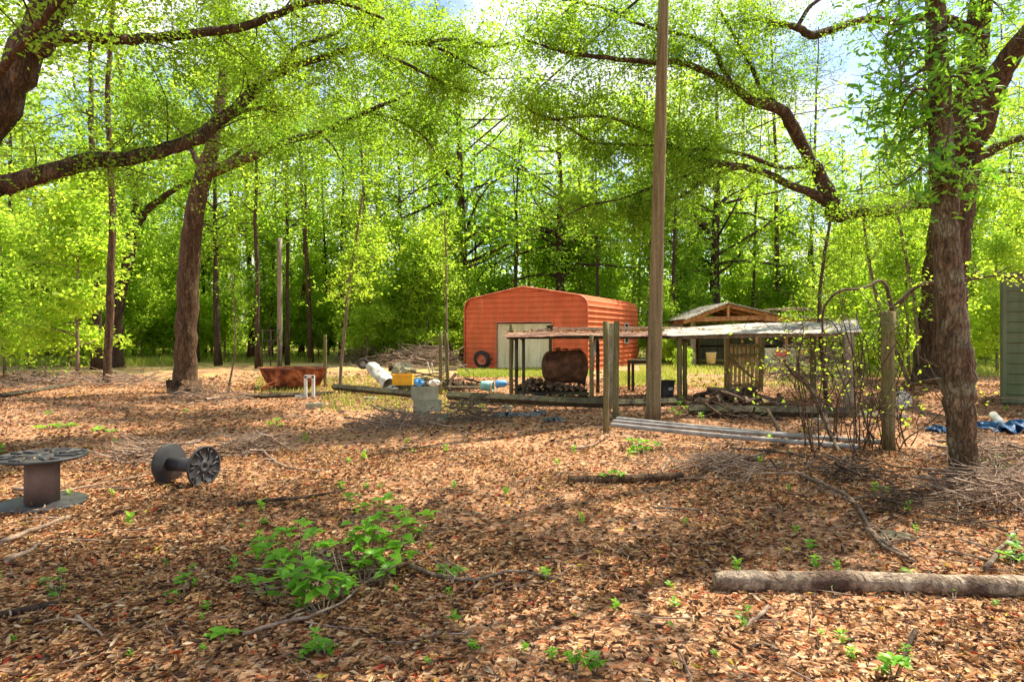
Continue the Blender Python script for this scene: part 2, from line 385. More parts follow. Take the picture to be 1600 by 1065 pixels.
SC.cycles.use_denoising = True; SC.cycles.use_adaptive_sampling = True; SC.cycles.adaptive_threshold = .02
SC.cycles.sample_clamp_indirect = 6

# ------------------------------------------------------------------ ground
def hgt(x, y):
    d = math.hypot(x, y)
    k = min(1, max(0, (d-2)/6))
    return k*(.03*math.sin(x*.9+1.3)*math.sin(y*.7+.4)+.018*math.sin(x*2.3+y*1.1))
def ground():
    xs = sorted(set([round(v, 3) for v in list(np.linspace(-16, 16, 129))+list(np.linspace(-400, 400, 41))]))
    ys = sorted(set([round(v, 3) for v in list(np.linspace(0, 30, 121))+list(np.linspace(-60, 700, 39))]))
    vs = []; fs = []
    for y in ys:
        for x in xs:
            vs.append((x, y, hgt(x, y) if (abs(x) < 60 and y < 80) else 0))
    n = len(xs)
    for j in range(len(ys)-1):
        for i in range(n-1): fs.append((j*n+i, j*n+i+1, (j+1)*n+i+1, (j+1)*n+i))
    mb = MB(); mb.add(vs, fs, True); o = mb.build('ground', M['ground']); tag(o, kind='structure')
ground()
def gpt(px, py):
    p = gnd(px, py); p.z = hgt(p.x, p.y); return p

def litter():
    P = []; rng = np.random.default_rng(3)
    def zone(y0, y1, n, L):
        y = np.sqrt(rng.random(n)*(y1*y1-y0*y0)+y0*y0); x = (rng.random(n)*2-1)*(y*.86+.4)
        z = np.array([hgt(a, b) for a, b in zip(x, y)])+.004+rng.random(n)*.012
        return np.stack([x, y, z], 1), np.full(n, L)*(rng.random(n)**1.4*1.0+.35)
    a = [zone(2.3, 5, 52000, .051), zone(5, 9, 88000, .052), zone(9, 20, 80000, .072), zone(19, 27, 26000, .12)]
    pos = np.concatenate([q[0] for q in a]); L = np.concatenate([q[1] for q in a])
    # bare patches and drifts
    keep = rng.random(len(pos)) < np.clip(.72+.75*np.sin(pos[:,0]*1.1+1.7*np.sin(pos[:,1]*.8))*np.sin(pos[:,1]*1.3+.9*np.sin(pos[:,0]*1.7))+.25*np.sin(pos[:,0]*4.1)*np.sin(pos[:,1]*3.7), .42, 1)
    fade = np.clip((27-pos[:,1]+2.5*np.sin(pos[:,0]*.6)+1.2*np.sin(pos[:,0]*1.9+pos[:,1]))/9, 0, 1)**.7; keep &= rng.random(len(pos)) < fade
    pos = pos[keep]; L = L[keep]
    def on(cx, cy, rx, ry, z, m, l):
        return np.stack([cx+rng.uniform(-rx,rx,m), cy+rng.uniform(-ry,ry,m), np.full(m,z)+rng.random(m)*.01], 1), rng.uniform(.6,1.1,m)*l
    ex = [on(-4.35, 5.9, .22, .25, .475, 16, .05), on(-4.2, 5.75, .3, .3, .04, 30, .05), on(1.8, 16.2, 2.0, .9, 1.66, 420, .1), on(4.0, 16.4, 1.0, .5, 1.72, 60, .1), on(1.37, 16.6, .4, .12, 1.2, 50, .09)]
    pos = np.concatenate([pos]+[e[0] for e in ex]); L = np.concatenate([L]+[e[1] for e in ex])
    n = len(pos); d = rng.normal(size=(n, 3)); d[:, 2] *= .14; d = unit(d)
    nn = rng.normal(size=(n, 3))*.26; nn[:, 2] += 1; nn = unit(nn-d*np.sum(nn*d, 1, keepdims=True)); s = np.cross(nn, d)
    var = rng.random(n)
    me = leaf_mesh('leaf_litter', pos, L, L*(.16+rng.random(n)**1.3*.34), T_CL, fr=(d, s, nn), var=var)
    o = objmesh('leaf_litter', me, M['litter']); tag(o, 'brown, tan and red dry leaves covering the yard ground', 'leaf litter', kind='stuff')
litter()

# ------------------------------------------------------------------ trees
DENS = 1.55
class Tree:
    def __init__(s, base, bark): s.mb = MB(); s.clumps = []; s.base = Vector(base); s.bark = bark
    def limb(s, rows, n=10, k=4, jit=.12, noise_=.06, fol=None, seed=1):
        """rows: (px, py, Y, width_px)"""
        P = []
        for px, py, Y, w in rows:
            p = at(px, py, Y); P.append((p.x, p.y, p.z, max(.006, wpx(w, Y)/2)))
        return s.limb3(P, n, k, jit, noise_, fol, seed)
    def limb3(s, P, n=10, k=4, jit=.12, noise_=.06, fol=None, seed=1):
        Q = smooth_path(P, k, jit)
        s.mb.tube([q[:3] for q in Q], [float(max(q[3], .004)) for q in Q], n, True, noise_, seed)
        if fol: s.foliage(Q, **fol)
        return Q
    def foliage(s, Q, per=3.0, L=(.9, 2.2), start=.3, n=34, sig=.2, up=.35, rtw=.014, drop=.25):
        acc = 0; tot = sum(np.linalg.norm(Q[i+1][:3]-Q[i][:3]) for i in range(len(Q)-1)); done = 0
        for i in range(len(Q)-1):
            a = Q[i][:3]; b = Q[i+1][:3]; seg = np.linalg.norm(b-a)
            if seg < 1e-6: continue
            t = (b-a)/seg
            acc += seg*per*1.25; done += seg
            while acc > 1:
                acc -= 1
                if done/tot < start: continue
                r = RNG.normal(size=3); r -= t*np.dot(r, t); r /= np.linalg.norm(r)
                d = r*.8+t*RNG.uniform(.1, .9); d[1] += .3; d[2] = d[2]*.7+up; d /= np.linalg.norm(d)
                ln = RNG.uniform(*L)*(1-.35*done/tot)
                p = a+(b-a)*RNG.random(); pts = [p]; m = 5
                for j in range(m):
                    d = d+RNG.normal(0, .16, 3); d[2] -= drop/m; d /= np.linalg.norm(d)
                    p = p+d*ln/m; pts.append(p)
                s.mb.tube(pts, [max(.004, rtw*(1-j/m*.8)) for j in range(m+1)], 4, False)
                for j in range(2, m+1):
                    s.clumps.append((pts[j], n*(.6 if j == 2 else 1.1), sig*(.7+.1*j)))
                    if RNG.random() < .6:
                        q = pts[j]+RNG.normal(0, .3, 3); s.mb.tube([pts[j], q], [.005, .003], 3, False); s.clumps.append((q, n*.8, sig))
    def build(s, name, leafmat, label, group=None, L=.085, W=.045, tmpl=T_RH, cat='tree', up=.5, seed=5, dens=1.0, tuft=.055):
        rng = np.random.default_rng(seed)
        root = empty(name, s.base); tag(root, label, cat, group)
        s.mb.build('trunk', s.bark, root)
        if s.clumps:
            pos = []; DN = DENS*dens
            for c, n, sg in s.clumps:
                n = int(n*rng.uniform(.3, 1.7)*DN)
                if n < 1: continue
                m = max(1, int(n/7)); sub = np.asarray(c)+rng.normal(size=(m, 3))*np.array([sg, sg, sg*.6])*1.3
                pos.append(sub[rng.integers(0, m, n)]+rng.normal(size=(n, 3))*tuft)
            pos = np.concatenate(pos)-np.array(s.base)
            sz = rng.uniform(.65, 1.2, len(pos))
            me = leaf_mesh('crown', pos, L*sz, W*sz, tmpl, up=up, rng=rng)
            objmesh('crown', me, leafmat, root)
            print(name, 'leaves', len(pos))
        return root


# A: big leaning oak, left edge, base outside the frame
FO = dict(per=3.0, L=(.8, 2.0), start=.2, n=34, sig=.19)
tA = Tree(at(-150, 722, 8.0), M['bark'])
tA.limb([(-165,735,8,95),(-150,600,8,62),(-118,420,8,56),(-62,280,8,54),(0,165,8,52),(42,80,8,48),(86,0,8,46),(128,-90,8,42),(180,-220,8,34),(240,-420,7.6,24),(330,-640,7,14)], n=18, k=5, noise_=.05,
        fol=dict(per=2.2, L=(1,2.4), start=.45, n=30, sig=.22), seed=3)
tA.limb([(60,80,8,34),(82,63,8,24),(120,58,8.1,20),(180,62,8.3,17),(240,58,8.6,15),(330,50,9,14),(375,44,9.2,13),(420,28,9.4,12),(470,8,9.6,11),(505,2,9.8,9),(545,8,10,6),(600,30,10.3,4)], fol=dict(per=3.2, L=(.7,1.7), start=.22, n=30, sig=.17, up=.1), seed=5)
tA.limb([(-105,350,8,40),(-50,308,8,36),(0,290,8.1,31),(60,275,8.2,28),(81,268,8.3,27),(142,250,8.6,25),(203,248,8.9,22),(263,233,9.2,21),(311,214,9.5,21),(341,189,9.8,19),(372,166,10.1,18),(399,139,10.4,17),(426,118,10.7,15),(460,104,11,12),(490,95,11.3,11),(540,79,11.7,9),(597,69,12.2,8),(658,67,12.7,7),(695,62,13,6),(733,64,13.3,5),(766,73,13.6,4),(797,67,13.9,3)], n=14, fol=dict(per=2.9, L=(.7,1.9), start=.12, n=30, sig=.18, up=.6), seed=7)
tA.limb([(432,114,10.7,10),(446,98,10.8,9),(466,74,11,8),(493,64,11.2,7),(520,54,11.4,6),(548,36,11.6,5),(575,8,11.9,4),(590,-30,12,3)], n=8, fol=dict(per=3.2, L=(.6,1.5), start=.2, n=30, sig=.18), seed=9)
tA.limb([(560,76,11.9,6),(595,86,12.1,5),(631,98,12.4,5),(675,122,12.7,4),(706,135,13,3),(746,149,13.3,2)], n=6, fol=dict(per=3.4, L=(.5,1.4), start=.1, n=30, sig=.18), seed=11)
tA.limb([(360,178,10,8),(385,172,10.1,6),(410,170,10.2,5),(432,176,10.3,4)], n=6, fol=dict(per=3, L=(.4,1), start=.2, n=24, sig=.15), seed=12)
tA.limb([(658,67,12.7,5),(700,82,12.8,4),(730,100,13,3),(765,120,13.2,2)], n=6, fol=dict(per=3.4, L=(.5,1.3), start=.1, n=30, sig=.18), seed=13)
tA.limb([(-60,200,8,20),(-20,140,7.2,15),(60,40,6.4,12),(160,-80,5.8,9),(280,-220,5.2,6)], n=8, fol=dict(per=2.4, L=(.7,1.8), start=.4, n=26, sig=.22), seed=15)  # overhead limb added toward the camera to dapple the near ground
tA.limb3([(-5.2,8.0,7.6,.10),(-3.6,7.9,8.0,.09),(-1.8,7.3,7.9,.07),(0,6.9,7.6,.06),(1.6,6.5,7.3,.04),(3.0,6.2,7.0,.02)], n=8, fol=dict(per=4.6, L=(.8,2.2), start=.12, n=60, sig=.2), seed=16)  # unseen bough added above the frame to shade the lower left ground
tA.limb3([(-5.3,8.0,7.0,.07),(-4.2,7.0,7.4,.055),(-2.6,6.1,7.3,.04),(-.6,5.4,7.0,.02)], n=7, fol=dict(per=4.0, L=(.7,1.8), start=.2, n=55, sig=.2), seed=14)  # second added bough out of view, thickens that foreground shade
tA.limb3([(-5.2,8.0,7.6,.09),(-4.6,9.2,8.6,.07),(-3.6,10.2,9.2,.05),(-2.2,10.8,9.4,.03)], n=7, fol=dict(per=3.0, L=(.8,1.8), start=.2, n=32, sig=.24), seed=18)
tA.build('oak_tree', M['leafN'], 'huge leaning brown oak at the left edge with long limbs crossing the picture', L=.064, W=.034, seed=21, dens=1.9, tuft=.05)

# B: reddish tree left of centre
b0 = gpt(290, 612)
tB = Tree(b0, M['barkR'])
Y = b0.y
tB.limb([(290,618,Y,66),(289,604,Y,44),(289,585,Y,36),(291,540,Y,32),(293,480,Y,31),(297,400,Y,30),(303,340,Y,28),(313,290,Y,27),(324,258,Y,26),(331,236,Y,22),(337,205,Y,17),(345,160,Y+.2,14),(349,100,Y+.4,12),(353,30,Y+.6,11),(356,-60,Y+.8,9),(362,-180,Y+1,6)], n=18, k=5, noise_=.05, jit=.06, fol=dict(per=2.6, L=(1,2.6), start=.56, n=34, sig=.26), seed=17)
tB.limb([(318,270,Y,20),(345,262,Y-.1,18),(385,248,Y-.4,15),(430,228,Y-.8,13),(480,212,Y-1.2,11),(505,206,Y-1.5,10),(540,189,Y-1.9,9),(570,176,Y-2.2,7),(594,165,Y-2.5,6),(621,155,Y-2.8,5),(655,138,Y-3.1,4),(700,128,Y-3.5,3)], n=10, fol=dict(per=3.2, L=(.8,2.2), start=.25, n=34, sig=.24, up=.3), seed=19)
tB.limb([(570,176,Y-2.2,5),(611,184,Y-2.4,4),(641,199,Y-2.6,4),(665,216,Y-2.8,3),(680,240,Y-3,2)], n=6, fol=dict(per=3.2, L=(.5,1.4), start=.1, n=34, sig=.22, up=.1), seed=20)
tB.limb([(345,262,Y,7),(365,244,Y,6),(385,230,Y+.2,5),(422,203,Y+.5,4),(460,190,Y+.8,3)], n=6, fol=dict(per=3, L=(.6,1.5), start=.2, n=34, sig=.22), seed=22)
tB.limb([(322,262,Y,12),(309,255,Y,10),(301,238,Y+.2,8),(285,210,Y+.5,6),(260,180,Y+1,5),(230,150,Y+1.4,4)], n=8, fol=dict(per=3, L=(.8,2.0), start=.2, n=34, sig=.24), seed=23)
tB.limb([(505,213,Y-1.5,4),(520,228,Y-1.5,3),(532,250,Y-1.5,2)], n=5, seed=24)
tB.build('oak_tree', M['leafN'], 'reddish brown forked tree standing alone left of the rusty tub', L=.085, W=.046, seed=22, dens=1.7, tuft=.07)

# D: massive oak at right, behind the near trunk
d0 = gpt(1468, 600); Y = d0.y
tD = Tree(d0, M['bark'])
tD.limb([(1466,606,Y,98),(1467,585,Y,74),(1470,540,Y,66),(1476,440,Y-.4,60),(1488,330,Y-1,56),(1503,240,Y-1.6,52),(1509,200,Y-2,50),(1518,130,Y-2.4,38),(1526,67,Y-2.8,34),(1532,0,Y-3.2,30),(1545,-120,Y-4,22),(1560,-260,Y-5,12)], n=22, k=5, noise_=.05, jit=.05, fol=dict(per=2.6, L=(1,2.8), start=.6, n=34, sig=.28), seed=31)
tD.limb([(1512,225,Y-2,40),(1530,200,Y-2.3,40),(1546,149,Y-2.8,37),(1573,98,Y-3.4,33),(1602,60,Y-4,30),(1640,10,Y-4.6,24),(1690,-80,Y-5.4,16),(1740,-200,Y-6,8)], n=14, noise_=.05, jit=.05, fol=dict(per=2.4, L=(.8,2), start=.5, n=34, sig=.24), seed=32)
tD.limb([(1515,250,Y-2,22),(1545,236,Y-2,16),(1575,222,Y-2.1,13),(1600,214,Y-2.2,12),(1660,200,Y-2.4,8)], n=10, fol=dict(per=2.4, L=(.6,1.6), start=.2, n=30, sig=.24), seed=33)
LY = Y-4.2
tD.limb([(1490,318,Y-1.2,30),(1448,316,Y-2,20),(1400,326,Y-2.8,17),(1357,329,Y-3.4,19),(1330,331,Y-3.8,21),(1308,335,Y-4,23),(1292,334,Y-4.1,16)], n=12, fol=dict(per=2, L=(.5,1.3), start=.2, n=26, sig=.2), seed=34)
tD.limb([(1306,336,LY,20),(1296,305,LY,24),(1280,270,LY,19),(1259,236,LY-.3,18),(1239,199,LY-.6,20),(1219,172,LY-.9,17),(1171,155,LY-1.3,14),(1144,135,LY-1.6,13),(1111,115,LY-2,11),(1065,98,LY-2.3,9),(1020,98,LY-2.6,8),(949,90,LY-3,7),(888,83,LY-3.3,6),(854,73,LY-3.5,4),(824,64,LY-3.7,3)], n=12, fol=dict(per=3.2, L=(.7,1.9), start=.25, n=32, sig=.2, up=.3), seed=35)
tD.limb([(1300,322,LY,18),(1269,302,LY,14),(1229,287,LY-.3,12),(1205,274,LY-.5,11),(1171,263,LY-.7,10),(1141,257,LY-.9,9),(1104,252,LY-1.2,9),(1070,237,LY-1.5,8),(1037,221,LY-1.8,7),(1003,203,LY-2,6),(969,189,LY-2.3,6),(942,182,LY-2.5,5),(908,182,LY-2.7,5),(868,187,LY-2.9,4),(834,176,LY-3.1,3),(817,162,LY-3.3,2)], n=10, fol=dict(per=3.2, L=(.6,1.7), start=.2, n=32, sig=.19, up=.3), seed=36)
tD.limb([(1268,258,LY-.2,8),(1222,262,LY-.4,7),(1178,247,LY-.7,7),(1138,236,LY-1,6),(1100,234,LY-1.3,6),(1060,233,LY-1.6,5),(1020,228,LY-1.9,4),(962,225,LY-2.2,4),(929,223,LY-2.4,4),(898,206,LY-2.6,3),(871,189,LY-2.8,2)], n=8, fol=dict(per=3, L=(.5,1.5), start=.3, n=32, sig=.18, up=.1), seed=37)
tD.limb([(1160,262,LY-.8,6),(1130,268,LY-1,6),(1104,277,LY-1.2,6),(1084,294,LY-1.4,5),(1060,309,LY-1.6,4),(1020,322,LY-1.9,3),(990,330,LY-2.2,2)], n=6, fol=dict(per=3, L=(.5,1.4), start=.3, n=30, sig=.18, up=.05), seed=38)
tD.limb([(1141,257,LY-.9,5),(1104,262,LY-1.2,5),(1070,275,LY-1.5,4),(1016,294,LY-2,4),(969,311,LY-2.4,3),(918,321,LY-2.8,3),(885,338,LY-3.1,2)], n=6, fol=dict(per=3, L=(.5,1.4), start=.3, n=30, sig=.18, up=.05), seed=39)
tD.limb([(1144,135,LY-1.6,9),(1128,105,LY-1.8,8),(1112,72,LY-2,7),(1067,54,LY-2.3,6),(1043,50,LY-2.5,5),(1000,38,LY-2.8,5),(969,24,LY-3,4),(935,10,LY-3.3,4),(880,0,LY-3.7,3)], n=8, fol=dict(per=3.4, L=(.6,1.8), start=.2, n=32, sig=.2), seed=40)
tD.limb([(1219,172,LY-.9,9),(1190,140,LY-1,7),(1172,100,LY-1.2,6),(1150,60,LY-1.5,5),(1120,10,LY-1.8,4)], n=8, fol=dict(per=3, L=(.6,1.7), start=.2, n=32, sig=.2), seed=41)
tD.limb([(1527,60,Y-2.8,22),(1480,30,Y-3.2,16),(1440,28,Y-3.6,12),(1398,35,Y-4,11),(1357,30,Y-4.3,11),(1317,40,Y-4.6,12),(1269,56,Y-5,13),(1249,44,Y-5.1,11),(1212,37,Y-5.4,8),(1188,30,Y-5.7,6),(1160,34,Y-6,4)], n=10, fol=dict(per=1.8, L=(.5,1.4), start=.7, n=26, sig=.18), seed=42)
tD.limb([(1245,44,Y-5.1,7),(1263,13,Y-5.1,6),(1290,-10,Y-5,5),(1310,-50,Y-5,4)], n=7, fol=dict(per=2, L=(.5,1.4), start=.5, n=26, sig=.2), seed=43)
# added high limb, out of view above the yard, there to cast shade
tD.limb([(1545,-120,Y-4,16),(1500,-260,12,14),(1380,-420,10,12),(1240,-560,8.6,10),(1080,-700,7.4,7),(900,-900,6.4,4)], n=8, fol=dict(per=1.6, L=(.6,1.5), start=.35, n=22, sig=.2), seed=44)
tD.build('oak_tree', M['leafN'], 'massive dark oak at right behind the near trunk with limbs reaching left', L=.074, W=.04, seed=23, dens=1.9, tuft=.055)

# E: near trunk at right with climbing vine leaves
e0 = gpt(1508, 762); Y = e0.y
tE = Tree(e0, M['barkL'])
tE.limb([(1509,770,Y,66),(1508,752,Y,46),(1506,700,Y,38),(1500,640,Y,41),(1496,590,Y,47),(1492,540,Y,45),(1484,470,Y,41),(1480,400,Y,39),(1476,330,Y,36),(1471,250,Y,33),(1468,180,Y,33),(1465,100,Y,30),(1462,0,Y,27),(1455,-140,Y,22),(1440,-300,Y-.2,16),(1420,-450,Y-.5,8)], n=20, k=5, noise_=.07, jit=.06, seed=51)
tE.limb([(1455,-140,Y,12),(1380,-240,Y-.4,9),(1300,-330,Y-.9,6),(1200,-420,Y-1.4,4)], n=7, fol=dict(per=3, L=(.6,1.5), start=.2, n=20, sig=.25), seed=52)  # added limb out of view, shades the ground close to the camera
tE.limb3([(4.62,7,6.1,.07),(5.6,8.1,6.9,.055),(6.8,9.1,7.4,.04),(8.0,9.8,7.7,.02)], n=7, fol=dict(per=4.0, L=(.7,1.9), start=.1, n=30, sig=.2), seed=58)  # unseen limb added so its shadow falls on the right-hand ground
tE.limb3([(4.6,7,6.4,.06),(3.9,8.0,7.2,.05),(2.8,8.8,7.7,.035),(1.4,9.3,8.0,.02)], n=7, fol=dict(per=4.0, L=(.5,1.5), start=.1, n=30, sig=.18), seed=59)  # unseen limb added for the shade band across the middle ground
tE.limb([(1440,-200,Y,12),(1520,-330,Y-.5,8),(1640,-450,Y-1,5)], n=7, fol=dict(per=3, L=(.6,1.5), start=.2, n=22, sig=.25), seed=53)
for i, (x1, y1, x2, y2, x3, y3) in enumerate([(1462,20,1430,25,1392,60),(1464,90,1435,75,1405,110),(1466,150,1428,140,1400,190),(1468,190,1432,200,1395,240),(1470,230,1440,262,1400,290),(1463,50,1500,40,1540,70),(1466,130,1500,120,1530,170),(1461,-20,1420,-30,1370,10),(1470,240,1500,250,1530,300),(1460,0,1500,-30,1560,10),(1465,100,1440,110,1370,160)]):
    tE.limb([(x1,y1,Y,6),(x2,y2,Y-.2-.1*(i%3),4),(x3,y3,Y-.4+.25*(i%4),2)], n=5, k=3, fol=dict(per=6, L=(.15,.6), start=.1, n=4, sig=.09, up=.0, drop=.8, rtw=.005), seed=54+i)
tE.build('vine_covered_tree', M['plant'], 'nearest slender trunk at right, patched bark, vine leaves high up', L=.105, W=.04, tmpl=T_LF, up=.3, seed=24)

# C: darker leaning tree left
c0 = gpt(181, 574); Y = c0.y
tC = Tree(c0, M['barkD'])
tC.limb([(180,578,Y,30),(181,560,Y,21),(182,500,Y,18),(195,420,Y,17),(209,365,Y,15),(221,338,Y,13),(248,312,Y-.3,10),(276,294,Y-.6,8),(302,281,Y-1,6),(340,262,Y-1.4,4)], n=12, fol=dict(per=1.5, L=(1,3), start=.5, n=34, sig=.4), seed=61)
tC.limb([(207,370,Y,11),(212,300,Y+.3,10),(205,220,Y+.8,9),(190,120,Y+1.3,7),(170,30,Y+1.8,5)], n=8, fol=dict(per=1.8, L=(1,3.2), start=.1, n=34, sig=.42), seed=62)
tC.build('oak_tree', M['leafM'], 'dark leaning tree with elbow bend, far left behind the reddish thin trunk', L=.15, W=.085, seed=25)

# ---- reusable background trees
def variant(kind, seed):
    rng = np.random.default_rng(seed); mb = MB(); cl = []
    if kind == 'hardwood': H, h0, nb, Lm, r0, nl, sg, LL, WW, tm = 14, 4.6, 46, 2.6, .14, 34, .34, .15, .085, T_RH
    elif kind == 'slim':   H, h0, nb, Lm, r0, nl, sg, LL, WW, tm = 15, 6.0, 40, 1.9, .10, 30, .30, .14, .08, T_RH
    elif kind == 'pine':   H, h0, nb, Lm, r0, nl, sg, LL, WW, tm = 24, 15, 30, 2.8, .17, 40, .30, .30, .022, T_RH
    elif kind == 'oak':    H, h0, nb, Lm, r0, nl, sg, LL, WW, tm = 12, 3.4, 40, 4.6, .26, 44, .40, .15, .09, T_RH
    elif kind == 'sapling':H, h0, nb, Lm, r0, nl, sg, LL, WW, tm = 6, .7, 40, 1.3, .045, 26, .22, .12, .07, T_RH
    else:                  H, h0, nb, Lm, r0, nl, sg, LL, WW, tm = 2.6, .3, 26, 1.2, .03, 40, .22, .11, .06, T_RH
    pts = []; x = y = 0.0; m = 12
    lean = rng.normal(0, .03, 2)
    for i in range(m+1):
        pts.append((x, y, H*i/m)); x += rng.normal(0, .012*H/m*2)+lean[0]*H/m; y += rng.normal(0, .012*H/m*2)+lean[1]*H/m
    rad = [r0*(1.35 if i == 0 else 1)*(1-.85*(i/m))+.01 for i in range(m+1)]
    mb.tube(pts, rad, 8, True, .05, seed)
    P = np.array(pts)
    for b in range(nb):
        u = rng.random()**(.9 if kind != 'oak' else 1.2); h = h0+(H-h0)*u*.98
        j = h/H*m; i = min(int(j), m-1); p = P[i]+(P[i+1]-P[i])*(j-i)
        prof = {'hardwood': .45+.75*math.sin(math.pi*min(1, u*.85+.1)), 'slim': .5+.6*math.sin(math.pi*min(1, u*.9+.08)), 'pine': 1.05-.6*u, 'oak': .55+.6*math.sin(math.pi*min(1, u*.8+.15)), 'sapling': 1.1-.7*u, 'shrub': 1.1-.5*u}[kind]
        a = rng.uniform(0, 6.283); el = rng.uniform(.05, .7) if kind != 'pine' else rng.uniform(-.1, .4)
        d = np.array([math.cos(a)*math.cos(el), math.sin(a)*math.cos(el), math.sin(el)])
        ln = Lm*prof*rng.uniform(.6, 1.15); q = p; bp = [q]; mm = 4
        for k in range(mm):
            d = d+rng.normal(0, .18, 3); d[2] -= .05; d /= np.linalg.norm(d); q = q+d*ln/mm; bp.append(q)
        rb = rad[i]*.35
        mb.tube(bp, [rb*(1-.75*k/mm)+.004 for k in range(mm+1)], 4, False)
        for k in range(1, mm+1):
            cl.append((bp[k], nl*(.5 if k == 1 else 1), sg))
            if k > 1: cl.append((bp[k]+rng.normal(0, sg*1.5, 3), nl*.8, sg))
    pos = []
    for c, n, s in cl:
        n = int(n*rng.uniform(.2, 1.6)*(1.5 if kind in ('sapling','shrub') else .5 if kind != 'oak' else .7))
        if n:
            m = max(1, n//6); sub = c+rng.normal(size=(m, 3))*np.array([s, s, s*.55])*1.15
            pos.append(sub[rng.integers(0, m, n)]+rng.normal(size=(n, 3))*LL*.75)
    pos = np.concatenate(pos); sz = rng.uniform(.65, 1.2, len(pos))
    return mb.mesh('trunk'), leaf_mesh('crown', pos, LL*1.25*sz, WW*1.25*sz, tm, up=.5, rng=rng), H
VAR = {}
for k, n in (('hardwood', 3), ('slim', 3), ('pine', 2), ('oak', 2), ('sapling', 3), ('shrub', 2)):
    VAR[k] = [variant(k, 100+7*i+len(k)*13) for i in range(n)]
for k in VAR:
    for i, (a, c, H) in enumerate(VAR[k]):
        a.materials.append({'pine': M['barkR'], 'oak': M['barkD'], 'hardwood': M['barkD'], 'slim': M['barkD']}.get(k, M['barkG']))
        c.materials.append({'pine': M['needle'], 'oak': M['leafM'], 'hardwood': (M['leafM'], M['leafB'], M['leafB'])[i%3], 'slim': (M['leafB'], M['leafM'], M['leafB'])[i%3], 'sapling': M['leafB'], 'shrub': M['leafB']}[k])
ORD = 'first second third fourth fifth sixth seventh eighth ninth tenth eleventh twelfth thirteenth fourteenth fifteenth sixteenth seventeenth eighteenth nineteenth twentieth'.split()
def ordinal(i):
    if i < 20: return ORD[i]
    t = ['twenty', 'thirty', 'forty', 'fifty', 'sixty'][i//10-2]
    return (['twentieth', 'thirtieth', 'fortieth', 'fiftieth', 'sixtieth'][i//10-2]) if i % 10 == 9 and False else t+'-'+ORD[i % 10]
NAMES = {'hardwood': 'broadleaf_tree', 'slim': 'slender_tree', 'pine': 'pine_tree', 'oak': 'spreading_tree', 'sapling': 'sapling_tree', 'shrub': 'shrub'}
DESC = {'hardwood': 'leafy dark-barked tree', 'slim': 'slim tall tree with loose crown', 'pine': 'tall straight pine with bare trunk', 'oak': 'spreading dark oak', 'sapling': 'bright green young tree', 'shrub': 'low leafy green shrub'}
CAT = {'hardwood': 'tree', 'slim': 'tree', 'pine': 'pine tree', 'oak': 'tree', 'sapling': 'young tree', 'shrub': 'shrub'}
BG = []
def bgt(kind, px, Y, s=1.0, lean=0.0, sq=1.0, v=None, leany=0.0):
    vs = VAR[kind]; idx = random.randrange(len(vs)) if v is None else v
    a, c, H = vs[idx]
    x = (px-800)/F*Y
    root = empty(NAMES[kind], (x, Y, hgt(x, Y) if Y < 80 else 0), U(0, 6.28)); root.scale = (s*sq, s*sq, s)
    if lean:
        root.rotation_euler = (0, lean, root.rotation_euler[2]) if False else Matrix.Rotation(lean, 3, 'Y').to_euler()
    objmesh('trunk', a, None, root); objmesh('crown', c, None, root)
    BG.append((kind, px, Y, root)); return root
# trunks seen one by one in the photograph
for kind, px, by, s, lean, v in [
    ('hardwood',18,566,.95,0,0),('sapling',109,574,1.25,0,0),('sapling',122,592,1.15,0,1),('hardwood',151,577,1.05,-.03,2),
    ('hardwood',211,556,1.1,0,1),('slim',237,552,1.0,0,0),('slim',308,566,1.0,0,1),('hardwood',341,571,.9,0,2),
    ('hardwood',392,562,1.1,-.05,0),('slim',403,575,1.0,.0,2),('slim',424,563,.9,.06,0),('slim',449,570,.95,0,1),
    ('pine',470,562,.8,0,0),('pine',486,566,.75,0,1),('slim',512,560,.95,0,2),('slim',590,560,1.0,0,0),
    ('pine',680,554,.9,0,1),('oak',731,561,1.25,0,0),('slim',700,556,.9,0,1),('slim',806,556,1.0,0,2),('slim',831,555,1.1,0,0),('oak',877,560,1.1,0,1),
    ('slim',926,556,1,0,1),('slim',1012,557,1,0,0),('hardwood',1060,559,.9,0,1),('oak',1116,560,1.15,0,1),('slim',1150,556,1,0,2),
    ('pine',1221,560,.95,0,0),('pine',1258,556,.9,0,1),('slim',1274,558,1,0,1),('hardwood',1330,560,.8,0,2),('slim',1400,562,.85,0,0),
    ('slim',1532,566,.85,0,1),('hardwood',1575,560,.9,0,0),('hardwood',1645,575,.9,0,1),('hardwood',-60,580,.95,0,2)]:
    Y = F*EYE/(by-HY); bgt(kind, px, Y, s*(1.3 if kind in ('hardwood','oak') else 1.1), lean, 1.0, v)
